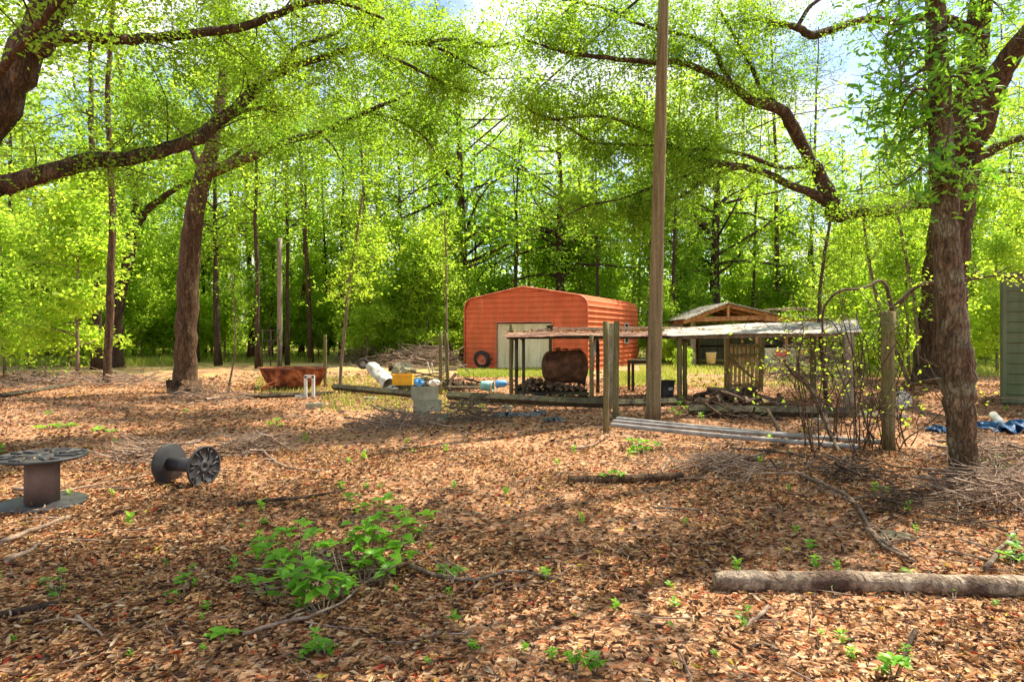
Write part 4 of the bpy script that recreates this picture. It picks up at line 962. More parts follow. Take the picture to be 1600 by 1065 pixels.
# rusty tank on a stand
def tank():
    Y = 16.6; c = at(882.5,573,Y); r = wpx(51,Y)/2; L = wpx(73,Y); root = empty('rusty_tank', (c.x, Y, 0)); tag(root, 'rusty brown barrel shaped tank lying above the log shelf', 'tank')
    Mx = Matrix.Translation(c)@Matrix.Rotation(-.05,4,'Y')@Matrix.Rotation(math.pi/2, 4, 'Y')@Matrix.Rotation(.14,4,'X')
    pr = [(.001,-L/2)]+[(r*math.sin(t), -L/2+r*.48*(1-math.cos(t))) for t in np.linspace(.15, math.pi/2, 7)]
    pr += [(r,-L*.1),(r*1.008,-L*.09),(r*1.008,L*.09),(r,L*.1)]
    pr += [(r*math.sin(t), L/2-r*.48*(1-math.cos(t))) for t in np.linspace(math.pi/2, .15, 7)]+[(.001,L/2)]
    MB().lathe(pr, 36, Mx).build('barrel', M['rustD'], root)
    mb = MB(); mb.cyl(c+Vector((-.18,-.05,r-.02)), c+Vector((-.18,-.05,r+.09)), .06, 12); mb.build('filler_cap', M['rust'], root)
    for dx in (-.38, .38):
        for dy in (-.2, .2): mb = MB(); mb.bar((c.x+dx, Y+dy, 0), (c.x+dx*.95, Y+dy*.9, c.z-r+.14), .05, .05); mb.build('leg', M['rustD'], root)
    mb = MB(); mb.add([c+Vector((.28,-.3,-.33)), c+Vector((.56,-.2,-.1)), c+Vector((.5,-.2,-.5)), c+Vector((.28,.2,-.33)), c+Vector((.56,.2,-.1)), c+Vector((.5,.2,-.5))], [(0,1,2),(5,4,3),(0,3,4,1),(1,4,5,2),(2,5,3,0)]); mb.build('cradle', M['dark'], root)
tank()

# log shelf with split logs
def shelf(name, a, b, zt, dep, label, legs=4, cat='shelf', mat='woodD', th=.07):
    a = Vector(a); b = Vector(b); root = empty(name, (a+b)/2*Vector((1,1,0)) if False else Vector(((a.x+b.x)/2, (a.y+b.y)/2, 0))); tag(root, label, cat)
    mb = MB()
    for k in range(3):
        o = Vector((0, dep*k/2.0, 0)); mb.bar(Vector((a.x,a.y,zt))+o, Vector((b.x,b.y,zt))+o, .12, th, .006)
    mb.build('shelf_top', M[mat], root)
    for t in (.05, .95) if legs == 4 else (.04, .35, .65, .96):
        for o in (0, dep): p = a.lerp(b, t); MB().bar((p.x, p.y+o, -.01), (p.x, p.y+o, zt-th/2), .07, .07).build('leg', M[mat], root)
    return root
sa = at(806,613,15.9); sb = at(920,619,15.5); shelf('log_shelf', sa, sb, .16, .7, 'low plank shelf carrying split firewood under the tank', 8)
def logproto(seed):
    mb = MB(); rs = random.Random(seed); L = rs.uniform(.26,.42); r = rs.uniform(.024,.038)
    pts = [(-L/2,0,0),(-L/6,rs.uniform(-.01,.01),.004),(L/6,rs.uniform(-.01,.01),-.004),(L/2,0,0)]
    mb.tube(pts, [r,r*1.05,r*.98,r*.92], 7, True, .2, seed, smooth=False); return mb.mesh('firewood_log')
LOGS = [logproto(i) for i in range(5)]
M['split'] = mat_bark('split_log', (.04,.025,.015), (.20,.13,.08), (.36,.26,.18), zs=1, sc=14, bd=.008)
for m_ in LOGS[:3]: m_.materials.append(M['split'])
for m_ in LOGS[3:]: m_.materials.append(M['vine'])
def put_log(p, rz, ry, label, group, s=1.0, mi=None):
    o = bpy.data.objects.new('firewood_log', LOGS[random.randrange(5) if mi is None else mi]); COL.objects.link(o); o.location = p; o.rotation_euler = (U(0,6), ry, rz); o.scale = (s,s,s)
    return tag(o, label, 'firewood', group)
for layer in range(6):
    n = 26-layer*3
    for i in range(n):
        t = (i+.5+U(-.3,.3)+layer*.9)/25; p = sa.lerp(sb, min(.98, t)); prof = (1-.55*t)
        if layer*.16 > prof: continue
        put_log(Vector((p.x, p.y+U(.0,.55), .225+layer*.052*prof+U(0,.02))), math.pi/2+U(-.5,.5), U(-.15,.15), 'short split firewood log piled on the low shelf', 'firewood on the low shelf', .95)
# dark bucket under shelf
def bucket(name, c, r, h, mat, label, cat='bucket', axis=(0,0,1), rim=None, handle=False):
    root = empty(name, c); tag(root, label, cat); Mx = Matrix.Translation(Vector(c))@Vector(axis).to_track_quat('Z','Y').to_matrix().to_4x4()
    MB().lathe([(.001,.0),(r*.8,.0),(r*.82,.02),(r*.99,h),(r*.93,h),(r*.77,.04),(.001,.03)], 28, Mx).build('body', M[mat], root)
    MB().lathe([(r*.99,h-.03),(r*1.06,h-.02),(r*1.07,h+.012),(r*.93,h+.012)], 28, Mx).build('rim', M[rim or mat], root)
    return root, Mx
bucket('plant_pot', Vector((at(844,626,15.2).x, 15.3, 0)), .17, .2, 'plasticB', 'squat black pot on the ground under the log shelf', 'pot')
r_, Mx_ = bucket('plant_pot', gnd(1042, 624), .19, .46, 'plasticB', 'tall black pot with a white label right of the utility pole', 'pot')
pc = gnd(1042,624); MB().box(pc+Vector((.045,-.186,.28)), (.1,.006,.07), Matrix.Rotation(.2,3,'Z')).build('label_sticker', M['white'], r_)

# small table behind
tr = shelf('small_table', at(987,564,17.6), at(1024,563,17.6), at(1000,565,17.6).z, .6, 'small dark slab table left of the utility pole', 4, 'table', 'woodD', .08)
# right wood heap
for i in range(105):
    t = U(0,1); p = gnd(1078+t*140, 640-U(0,10)); hh = .30*math.sin(math.pi*min(.97,max(.05,t)))+.04
    put_log(Vector((p.x, p.y, U(.04, hh+.05))), U(0,3.14), U(-.5,.5), 'dark split log in the heap below the picket gate', 'logs heaped below the gate', U(.9,1.9), 3+i%2 if i % 4 else 1)

# pipes
for (p0, p1, r, lab) in [((963,653.5),(1384,691),.036,'far grey pipe of the three long pipes on the ground'), ((955,663),(1345,698),.036,'front grey pipe of the three long pipes on the ground'), ((958,657.5),(1290,684),.03,'middle and shortest grey pipe of the three long pipes')]:
    a = gnd(*p0, .12); b = gnd(*p1, .07); n = 10
    pts = [a.lerp(b, k/n)+Vector((0,0,-.02*math.sin(math.pi*k/n))) for k in range(n+1)]
    mb = MB(); mb.tube(pts, r, 12, False); mb.tube(pts, r*.86, 12, False); top(mb, 'long_pipe', M['pipe'], a, lab, 'pipe', 'long grey pipes')

# right green shed
def green_shed():
    a = at(1568,638,14.0); a.z = 0; x0 = a.x; y0 = 14.0; w = 3.2; d = 4.2; h = EYE-(430-HY)/F*14.0
    root = empty('green_shed', (x0, y0, 0)); tag(root, 'green ribbed metal shed cut off by the right edge', 'shed')
    ux, uy, vx, vy = .80, -.60, .64, .77
    def ribbed(p, q, nm):
        p = Vector(p); q = Vector(q); t = (q-p).normalized(); nn = Vector((t.y,-t.x,0)); mb = MB(); z = .12; vs = []; fs = []
        zz = []
        while z < h: zz += [(z, 0), (z+.16, 0), (z+.18, .025), (z+.21, .025), (z+.225, 0)]; z += .225
        for zc, o in zz:
            zc = min(zc, h); vs += [p+nn*o+Vector((0,0,zc)), q+nn*o+Vector((0,0,zc))]
        fs = [(2*i,2*i+1,2*i+3,2*i+2) for i in range(len(zz)-1)]
        mb.add(vs, fs); mb.build(nm, M['greensiding'], root)
    ribbed((x0,y0,0),(x0+w*ux,y0+w*uy,0),'front_wall'); ribbed((x0+d*vx,y0+d*vy,0),(x0,y0,0),'side_wall')
    MB().box((x0, y0, h/2+.06), (.09,.09,h-.1)).build('corner_trim', M['greensiding'], root)
    G = lambda a, b, z: (x0+ux*a+vx*b, y0+uy*a+vy*b, z)
    mb = MB(); mb.add([G(-.02,-.1,h-.02),G(w,-.1,h+.25),G(w,d,h+.25),G(-.02,d,h-.02),G(-.02,-.1,h+.04),G(w,-.1,h+.31),G(w,d,h+.31),G(-.02,d,h+.04)], [(0,1,2,3),(7,6,5,4),(0,4,5,1),(0,3,7,4),(3,2,6,7)]); mb.build('roof', M['greensiding'], root)
    MB().bar(G(0,.08,.06),G(w,.08,.06),.12,.1).build('sill_beam', M['woodD'], root)
green_shed()

# ------------------------------------------------------------------ cable spools
def spool(name, c, ax, R, rs, L, label, stem):
    root = empty(name, c if True else c); tag(root, label, 'cable spool')
    ax = Vector(ax).normalized(); c = Vector(c)
    Q = ax.to_track_quat('Z','Y').to_matrix().to_4x4(); t = .028
    for sgn in (-1, 1):
        Mx = Matrix.Translation(c+ax*(sgn*L/2))@Q@(Matrix.Identity(4) if sgn > 0 else Matrix.Rotation(math.pi, 4, 'X'))
        mb = MB(); h = t/2
        mb.lathe([(.001,-h),(R*.97,-h),(R,-h*.5),(R,h),(R*.93,h*1.0),(R*.93,h*.4),(R*.3,h*.4),(R*.28,h),(R*.1,h),(R*.1,-h*.4),(.001,-h*.4)], 44, Mx)
        for k in range(14):      # raised scroll ribs on the outer face
            a = 2*math.pi*k/14
            pts = [Mx@Vector((R*q*math.cos(a+da), R*q*math.sin(a+da), h*.75)) for q, da in ((.36,0),(.55,.05),(.72,.16),(.86,.10))]
            if k % 2: pts = [Mx@Vector((R*q*math.cos(a+da), R*q*math.sin(a+da), h*.75)) for q, da in ((.62,-.12),(.78,-.06),(.9,-.02))]
            mb.tube(pts, R*.045, 6)
        mb.build('flange', M['plasticK'], root)
    mb = MB(); mb.cyl(c-ax*L/2, c+ax*L/2, rs, 28); mb.build('core', M[stem], root)
s1 = gnd(43, 800); s1.z = hgt(s1.x, s1.y)
spool('cable_spool', s1+Vector((0,.18,.235)), (.01,-.01,1), .36, .138, .43, 'upright black cable spool with brown core at the left edge', 'spoolstem')
s2 = gnd(282, 762)
spool('cable_spool', Vector((s2.x, s2.y+.12, .215)), (.936,-.352,.0), .213, .075, .48, 'black cable spool lying on its side, wheels showing', 'plasticK')

# ------------------------------------------------------------------ logs on the ground
def log(rows, mat, label, name='fallen_log', n=14, seed=1, nz=.07, bumpz=0, stub=None):
    P = []
    for px, py, w in rows:
        Y = F*EYE/(py-HY); r = wpx(w, Y)/2; g = gnd(px, py); P.append((g.x, g.y, hgt(g.x, g.y)+r*.82, r))
    Q = smooth_path(P, 6, .06); mb = MB(); mb.tube([q[:3] for q in Q], [float(q[3]) for q in Q], n, True, nz, seed)
    if stub: mb.tube(stub, [.03,.022,.012], 7, True, .1, 3)
    return top(mb, name, M[mat], Q[0][:3], label, 'log')
log([(1116,920,26),(1150,921,31),(1210,921,30),(1300,922,33),(1400,922,32),(1480,924,31),(1560,928,34),(1680,934,36)], 'logbark', 'pale barked fallen log lying across the lower right foreground', n=24, seed=5, nz=.045)
log([(888,752,13),(940,751,14),(1000,750,15),(1066,748,14)], 'barkR', 'short reddish log in the middle ground below the pipes', seed=8)
log([(0,962,10),(50,953,12),(90,944,10)], 'barkD', 'dark rotten stick of wood at the lower left edge', seed=9)
def stick(rows, r, mat, label, name='fallen_branch', z=.03, seed=0, forks=0):
    P = []
    for i, (px, py) in enumerate(rows):
        g = gnd(px, py); P.append((g.x, g.y, hgt(g.x, g.y)+z+U(0,.02), r*(1-.7*i/len(rows))))
    Q = smooth_path(P, 4, .2); mb = MB(); mb.tube([q[:3] for q in Q], [float(max(q[3], .003)) for q in Q], 7, True, .1, seed)
    for k in range(forks):
        q = Q[random.randrange(len(Q)//4, len(Q)-1)]; d = np.array([U(-1,1), U(-1,1), U(0,.35)]); d /= np.linalg.norm(d); L = U(.15,.5)
        mb.tube([q[:3], q[:3]+d*L*.5+np.array([0,0,.02]), q[:3]+d*L+RNG.normal(0,.04,3)*np.array([1,1,0])], [q[3]*.6, q[3]*.4, .003], 5, False)
    return top(mb, name, M[mat], Q[0][:3], label, 'branch')
for rows, r, mat, lab, fk in [
    ([(640,893),(690,905),(740,912),(800,899),(865,912)], .016, 'barkG', 'curved grey branch right of the broadleaf bush', 3),
    ([(370,800),(430,793),(490,783),(545,768)], .02, 'bark', 'dark long branch just behind the broadleaf bush', 2),
    ([(0,858),(60,835),(110,815)], .02, 'twig', 'pale peeling stick below the upright spool', 1),
    ([(10,885),(40,872),(62,858)], .022, 'twig', 'short pale chunk of dead wood at left edge', 0),
    ([(1240,745),(1300,775),(1340,800),(1370,850),(1420,880)], .022, 'barkG', 'long thin branch running down toward the pale log', 4),
    ([(1355,835),(1385,855),(1430,885)], .022, 'twig', 'forked dead branch touching the pale log', 2),
    ([(1540,895),(1560,870),(1590,840)], .018, 'barkG', 'grey branch stub rising at the right log end', 2),
    ([(1200,960),(1185,975),(1165,990)], .015, 'twig', 'short grey stick below the log tip', 0),
    ([(1430,1000),(1420,1020),(1410,1050)], .016, 'bark', 'dark stick at bottom right near seedling', 0),
    ([(1140,700),(1200,705),(1260,715),(1330,720),(1400,735),(1500,745)], .02, 'vine', 'dark arching branch below the pipes at right', 5),
    ([(1020,795),(1060,797),(1100,802)], .012, 'barkG', 'thin straight twig in the central sunlight', 1),
    ([(120,968),(140,985),(160,1000)], .01, 'twig', 'small twig in the lower left shade', 1),
    ([(380,1000),(440,985),(520,960),(560,930)], .012, 'twig', 'pale twig below the broadleaf bush', 3),
    ([(20,770),(80,775),(150,762),(230,748)], .014, 'twig', 'slender stick between the two cable spools', 2),
    ([(390,690),(420,720),(450,738),(500,742)], .018, 'twig', 'bleached branch right of the lying spool', 4),
    ([(900,705),(925,700),(945,690)], .02, 'twig', 'pale bark chunk before the mossy posts', 0)]:
    stick(rows, r, mat, lab, forks=fk, seed=int(rows[0][0]))

# brush piles (tangles of dead twigs)
def brush(px, py, w, h, d, n, label, mat='twig', r=.006, seed=0, green=False, Lr=(.3,.9)):
    c = gnd(px, py); rs = np.random.default_rng(seed+int(px)); mb = MB(); Wm = wpx(w, c.y)/2; Hm = wpx(h, c.y)
    for i in range(int(n*.7)):
        a = rs.normal(0, .42, 2); x = c.x+a[0]*Wm; y = c.y+a[1]*d; k = math.exp(-(a[0]**2+a[1]**2)*1.2)
        z = hgt(x, y)+rs.random()*Hm*k+.01; t = rs.uniform(0, 6.28); L = rs.uniform(*Lr); dr = np.array([math.cos(t), math.sin(t)*.9, rs.normal(0, .26)])
        p = np.array([x, y, z]); pts = []; bend = rs.normal(0, .25, 3)*np.array([1,1,.3])
        for s in (-.5, -.17, .17, .5):
            q = p+dr*L*s+bend*L*(s*s); q[2] = max(hgt(q[0], q[1])+.005, q[2]); pts.append(q)
        rr = r*math.exp(rs.normal(-.15, .55)); mb.tube(pts, [rr, rr*.9, rr*.7, rr*.4], 4, False)
        if rs.random() < .5:
            q = pts[int(rs.integers(1,3))]; e = q+dr*L*.25+rs.normal(0,.12,3)*L; e[2] = max(e[2], hgt(e[0], e[1])+.005); mb.tube([q, (q+e)/2+rs.normal(0,.01,3), e], [rr*.6, rr*.45, rr*.2], 4, False)
    return top(mb, 'brush_pile', M[mat], c, label, 'brush pile', 'brush piles')
brush(1560,790,200,60,.8,330,'grey tangle of dead twigs at the right edge behind the pale log')
brush(1560,735,160,55,.8,260,'twig tangle between the near trunk and the blue tarp', r=.007)
brush(1430,800,160,16,.7,110,'flat dark twig heap at the foot of the near trunk', 'vine')
brush(625,665,150,26,.8,240,'grey twig heap to the left of the concrete block stack', 'twig', .007)
brush(730,655,110,34,.8,220,'dark twig heap to the right of the concrete block stack', 'barkG', .007)
brush(400,705,130,26,.6,190,'pale twig heap right of the lying spool')
brush(230,715,130,26,.6,180,'pale twig heap left of the lying spool')
brush(320,625,150,24,1.0,170,'twig heap around the foot of the forked tree', 'twig', .008)
brush(170,600,330,18,2.0,260,'wide low brush in front of the left woods', 'twig', .011, Lr=(.5,1.6))
brush(40,600,220,16,2.0,160,'low brush near the left edge below the woods', 'barkG', .011, Lr=(.5,1.6))
brush(660,572,190,34,2.2,420,'long brush windrow left of the garage', 'twig', .016, Lr=(.8,2.2))
brush(560,566,130,26,1.6,220,'brush windrow above the rusty wheel', 'twig', .016, Lr=(.8,2.2))
brush(1265,590,150,60,1.0,300,'twiggy heap inside the wire fence right of the banner', 'barkG', .011, Lr=(.4,1.4))
brush(1150,650,170,14,.9,180,'dead roots and sticks under the right wood heap', 'vine', .009)
brush(1130,735,240,18,.8,170,'grey twigs scattered below the long pipes', 'twig', .006)
brush(1310,745,190,22,.8,170,'dark twig litter at the foot of the vine wrapped post', 'vine', .007)
brush(690,610,110,24,.8,200,'dark stick heap beside the mossy posts', 'bark', .010, Lr=(.3,1.1))
brush(500,900,170,14,.4,110,'thin bare twigs under the broadleaf bush', 'twig', .004)
def roofbrush(a, b, n, label, r=.007, w=1.6):
    mb = MB(); a = Vector(a); b = Vector(b)
    for i in range(n):
        p = a.lerp(b, U(0,1))+Vector((0, U(-w/2,w/2), U(.0,.06))); t = U(0,6.28); L = U(.2,.8); d = Vector((math.cos(t), math.sin(t), U(-.05,.12)))
        mb.tube([p-d*L/2, p+Vector((0,0,.02)), p+d*L/2], [r, r*.9, r*.5], 4, False)
    return top(mb, 'dead_branches', M['twig'], a, label, 'dead branches')
roofbrush(at(835,517,16.3), at(1060,514,16.5), 150, 'dead twigs and leaves lying on the rusty roof sheet')
roofbrush(at(1215,486,34)+Vector((0,0,.1)), at(1340,488,34), 260, 'bleached dead branches lying over the open shed roof', .018, 3)

# fallen twigs everywhere
def twigs():
    mb = MB(); rs = random.Random(5)
    for i in range(1500):
        Y = math.sqrt(rs.uniform(2.5**2, 16**2)); x = rs.uniform(-.85,.85)*Y; t = rs.uniform(0,6.28); L = rs.uniform(.06,.38)*(1+Y*.05); z = hgt(x, Y)+rs.uniform(.012,.03)
        d = Vector((math.cos(t), math.sin(t), rs.uniform(-.03,.08))); p = Vector((x, Y, z)); b = Vector((rs.gauss(0,.06), rs.gauss(0,.06), 0))*L*2; r = rs.uniform(.0018,.0055)*(1+Y*.05)
        mb.tube([p-d*L/2, p+b, p+d*L/2], [r, r*.9, r*.5], 4, False)
    o = mb.build('fallen_twigs', M['twig']); tag(o, 'thin dry twigs strewn over the leaf litter', 'twigs', kind='stuff')
twigs()

# ------------------------------------------------------------------ junk
def plastic_barrel():
    a = at(580,572,19.2); b = at(609,600,18.4); mb = MB(); n = 26; rows = []
    ax = (b-a); L = ax.length; Q = ax.to_track_quat('Z','Y').to_matrix().to_4x4(); Mx = Matrix.Translation(a)@Q
    vs = []; fs = []
    for i in range(13):
        z = L*i/12; r = .19+.02*math.sin(i*1.9)+.05*(i/12)
        for k in range(n):
            t = 2*math.pi*k/n; rr = r*(1+.08*math.sin(3*t+i*.7)+.03*math.sin(7*t-i)); vs.append(Mx@Vector((rr*math.cos(t), rr*math.sin(t)*.8, z)))
    fs = [(i*n+k, i*n+(k+1)%n, (i+1)*n+(k+1)%n, (i+1)*n+k) for i in range(12) for k in range(n)]
    mb.add(vs, fs, True); mb.f.append(tuple(range(n))); mb.sm.append(False); mb.mi.append(0)
    top(mb, 'crumpled_barrel', M['white'], gnd(600,603), 'large crumpled white plastic barrel tipped left of the yellow crate', 'barrel')
plastic_barrel()
def crate():
    c = gnd(630,614); Y = 18.0; c = Vector(((630-800)/F*Y, Y, .18)); root = empty('plastic_crate', c); tag(root, 'bright yellow orange plastic crate left of the block stack', 'crate')
    w, d, h, t = wpx(31,Y), .36, .30, .02; mb = MB()
    mb.box(c+Vector((0,-d/2,h/2)), (w,t,h)); mb.box(c+Vector((0,d/2,h/2)), (w,t,h)); mb.box(c+Vector((-w/2+t/2,0,h/2)), (t,d-t,h-.002)); mb.box(c+Vector((w/2-t/2,0,h/2)), (t,d-t,h-.002)); mb.box(c+Vector((0,0,.012)), (w-2*t,d-t,.02))
    mb.build('body', M['orange'], root)
    mb = MB(); mb.box(c+Vector((0,-d/2-.012,h-.02)), (w+.02,.02,.035)); mb.box(c+Vector((0,-d/2-.012,.08)), (w-.02,.014,.02)); mb.build('rib', M['orange'], root)
    mb = MB(); mb.box(c+Vector((.02,.0,-.09)), (w*1.05,.5,.16), None, .01); top(mb, 'low_board', M['woodD'], c-Vector((0,0,.18)), 'dark board carrying the yellow crate', 'board')
crate()
wheel('cart_wheel', at(567.5,568,27.5), (.45,-.9,.1), .24, 'small dark wheel lying in the brush left of the white barrel', .14)
def rag(px, py, Y, w, h, mat, label, cat='bag', seed=0, name='plastic_bag', sq=.6, z0=None):
    c = at(px, py, Y); mb = MB(); rs = random.Random(seed+int(px)); n, m = 22, 12; vs = []
    ph = [rs.uniform(0,6.28) for _ in range(6)]
    for i in range(m+1):
        th = math.pi*i/m
        for k in range(n):
            t = 2*math.pi*k/n; rr = 1+.34*math.sin(3*t+ph[0]+2*th)+.22*math.sin(5*t+ph[1]-3*th)+.14*math.sin(9*t+ph[2]+5*th)+rs.uniform(-.08,.08)
            vs.append(c+Vector((w/2*rr*math.sin(th)*math.cos(t), w/2*sq*rr*math.sin(th)*math.sin(t), h/2*math.cos(th)*(1+.3*math.sin(2*t+ph[3])+.2*math.sin(5*t+ph[4])))))
    fs = [(i*n+k, i*n+(k+1)%n, (i+1)*n+(k+1)%n, (i+1)*n+k) for i in range(m) for k in range(n)]
    mb.add(vs, fs, False); return top(mb, name, M[mat], Vector((c.x, Y, max(0, c.z-h/2))), label, cat)
rag(654,597,15.6,.22,.17,'blue','crumpled blue plastic bag on the junk behind the blocks')
rag(678,598,15.6,.30,.15,'white','dirty white crumpled bag right of the blue bag',seed=2)
rag(632,578,24,.7,.45,'concrete','grey sack lying behind the yellow crate',seed=3)
rag(612,606,17.8,.3,.12,'white','small white scrap in front of the tipped barrel',seed=4, cat='scrap', name='plastic_scrap')
rag(1405,628,13.6,.42,.38,'white','dirty white sack on the ground behind the mossy post',seed=5)
rag(616,576,25,.35,.2,'dark','small black lump on the junk behind the grey sack',seed=6, cat='scrap', name='rubber_scrap')
rag(593,628,15.1,.5,.06,'tarpK','dark shiny scrap flat on the ground under the timber',seed=7, cat='scrap', name='plastic_scrap')
rag(1290,657,11.9,.6,.07,'white','pale flat scrap lying below the right timber',seed=8, cat='scrap', name='plastic_scrap')
rag(1400,843,5.0,.28,.1,'stone','sandy coloured rock left of the near trunk foot',seed=9, cat='rock', name='rock')
rag(1572,818,5.45,.25,.07,'twig','pale curved piece of wood in the right tangle',seed=10, cat='wood', name='wood_chunk')
rag(100,868,4.65,.16,.03,'white','small pale bone-like scrap lying below the upright spool',seed=11, cat='scrap', name='paper_scrap')
rag(1500,560,33,.5,.3,'white','pale object in the sunlit gap right of the big oak',seed=12, cat='scrap', name='plastic_scrap')
def planks():
    for i, (p, q, Y, mat, lab) in enumerate([((615,596),(668,589),18,'woodG','pale plank on the junk above the yellow crate'),((638,579),(690,590),19,'woodD','dark plank sloping down the junk heap'),((600,586),(640,577),24,'woodG','thin grey plank behind the tipped barrel'),
        ((645,588),(700,580),20,'woodG','grey plank crossing the dark plank'),((640,603),(690,600),16.5,'woodD','low dark plank behind the block stack'),((700,577),(730,569),24,'steel','thin metal bar of the crossed pair near garage'),((715,562),(733,582),24,'steel','other metal bar of the crossed pair near garage'),
        ((700,604),(752,605),17.5,'woodG','weathered plank left of the tipped teal bucket'),((668,566),(672,584),20,'white','upright pale stick on the junk heap, left one'),((675,568),(677,584),20,'white','upright pale stick on the junk heap, middle one'),((698,564),(692,586),20,'white','thick pale stick at the right of the junk heap')]):
        mb = MB(); mb.bar(at(p[0],p[1],Y), at(q[0],q[1],Y+.3), .10 if mat[:4] == 'wood' else .04, .04 if mat[:4] == 'wood' else .035); top(mb, 'loose_plank' if mat[:4] == 'wood' else 'metal_bar' if mat == 'steel' else 'pale_stick', M[mat], at(p[0],p[1],Y), lab, 'plank' if mat[:4] == 'wood' else 'bar' if mat == 'steel' else 'stick')
    # mound under the junk
    for (px, py, w, h, lab, mt) in ((660,606,3.4*.55,.22,'dark heap of rotten boards and dirt under the junk','woodD'),(715,606,1.1,.2,'low dirt and board heap left of the teal bucket','woodD')):
        g = gnd(px, py); mb = MB()
        for k in range(26): 
            a = U(0,6.28); c = g+Vector((U(-w/2,w/2), U(-.5,.6), U(.02,h))); mb.box(c, (U(.2,.7), U(.05,.14), U(.02,.06)), Matrix.Rotation(U(-.6,.6),3,'Z')@Matrix.Rotation(U(-.25,.25),3,'Y'), .01)
        top(mb, 'board_heap', M[mt], g, lab, 'board heap')
planks()
r_, Mx_ = bucket('teal_bucket', at(752,602,17.4), .15, .32, 'teal', 'teal bucket on its side with a cream bottom ring', 'bucket', axis=(.97,-.22,-.05), rim='cream')
mb = MB(); mb.lathe([(.001,0),(.09,0),(.1,.02),(.1,.26),(.05,.3),(.035,.34),(.001,.34)], 14, Matrix.Translation(at(774,600,17.6))@Matrix.Rotation(1.5,4,'Y')); top(mb, 'blue_bottle', M['blue'], gnd(780,606), 'pale blue bottle lying right of the teal bucket', 'bottle')
def tarp(px, py, w, d, h, mat, label, seed=0, name='tarp_scrap'):
    c = gnd(px, py); rs = random.Random(seed); Wm = wpx(w, c.y); mb = MB(); n, m = 26, 14; vs = []; ph = [rs.uniform(0,6.28) for _ in range(6)]
    for i in range(n+1):
        for j in range(m+1):
            s, t = i/n-.5, j/m-.5; e = (1-4*s*s)*(1-4*t*t)
            edge = 1+.35*math.sin(7*s*3+ph[0])*(abs(t)*2)+.22*math.sin(5*t*3+ph[1])
            z = h*max(0, e)**.35*(.35+.4*abs(math.sin(11*s+5*t+ph[2]))*math.cos(6*t-5*s+ph[3])+.25*math.sin(23*s-9*t+ph[4]))*(.3+.7*abs(math.sin(4*s+ph[5])))+.004
            vs.append(c+Vector((s*Wm*edge, t*d*edge, hgt(c.x, c.y)+z+.02)))
    mb.add(vs, [(i*(m+1)+j, (i+1)*(m+1)+j, (i+1)*(m+1)+j+1, i*(m+1)+j+1) for i in range(n) for j in range(m)], False)
    return top(mb, name, M[mat], c, label, 'tarp')
tarp(808,652,62,.5,.11,'tarpK','dark blue-grey torn tarp lying flat left of its smaller scrap')
tarp(866,661,30,.35,.10,'tarpK','small dark tarp scrap right of the large torn tarp',2)
tarp(843,648,20,.3,.12,'tarpK','smallest dark tarp scrap behind the others',3)
tarp(1572,671,84,1.0,.22,'tarpB','deep blue tarp bunched on the ground by green shed',4)
tarp(1470,678,34,.4,.12,'tarpB','small blue tarp piece left of the near trunk',5)
mb = MB(); mb.cyl(at(1552,648,11.6), at(1570,668,11.0), .07, 14); top(mb, 'white_pipe', M['white'], gnd(1562,668), 'short white pipe leaning on the blue tarp', 'pipe')
# trellis gate far left-middle
def trellis():
    Y = 29.6; root = empty('wire_gate', ((423-800)/F*Y, Y, 0)); tag(root, 'thin metal trellis gate standing among the left woods', 'gate'); mb = MB()
    for px in (410,423,436): mb.cyl(at(px,515,Y), Vector((at(px,515,Y).x, Y, 0)), .03, 6)
    for py in (516,532,548,564): mb.bar(at(409,py,Y), at(438,py,Y), .04, .05)
    mb.build('frame', M['woodD'], root); mb = MB(); mb.bar(at(410,560,Y-.05), at(436,520,Y-.05), .04, .05); mb.build('brace', M['woodD'], root)
trellis()

# ------------------------------------------------------------------ thin trees near the middle
def thin_tree(name, rows, bark, leaf, label, fol, L=.09, W=.05, seed=1):
    b = gpt(rows[0][0], rows[0][1]); t = Tree(b, M[bark]); t.limb([(px,py,b.y,w) for px,py,w in rows], n=8, k=4, jit=.08, fol=fol, seed=seed)
    return t.build(name, M[leaf], label, L=L, W=W, seed=seed, cat='thin tree')
FF = dict(per=2.4, L=(.5,1.6), start=.35, n=26, sig=.2, up=.3)
thin_tree('slender_tree', [(167,600,15),(168,570,12),(171,500,12),(174,420,11),(176,330,10),(172,250,9),(168,150,8),(175,40,6),(180,-80,4)], 'barkR', 'leafM', 'thin reddish trunk in front of the dark elbow tree', dict(per=1.3, L=(.8,2), start=.35, n=26, sig=.3), .11, .06, 71)
thin_tree('slender_tree', [(531,608,6),(533,570,5),(540,500,5),(549,420,4),(560,350,4),(568,280,3),(560,200,3),(548,140,2)], 'barkG', 'leafY', 'leaning thin tree right of the post by the tub', dict(per=3, L=(.5,1.8), start=.25, n=22, sig=.25), .09, .05, 72)
thin_tree('slender_tree', [(699,606,4),(699,540,4),(697,460,3),(697,400,3),(694,330,2)], 'barkG', 'leafY', 'very thin trunk rising beside the two mossy posts', dict(per=2, L=(.3,.9), start=.5, n=16, sig=.2), .08, .045, 73)
thin_tree('slender_tree', [(355,615,4),(362,580,3),(368,540,3),(366,480,2),(364,430,2)], 'barkG', 'leafY', 'tiny bent sapling between forked tree and tub', dict(per=3, L=(.2,.6), start=.4, n=14, sig=.12), .07, .04, 74)
thin_tree('slender_tree', [(1440,600,8),(1436,540,7),(1428,470,6),(1415,400,5),(1400,320,4),(1385,240,3),(1380,160,2)], 'barkG', 'leafY', 'thin curving tree just left of the massive oak', dict(per=3, L=(.4,1.5), start=.2, n=22, sig=.22), .085, .045, 75)
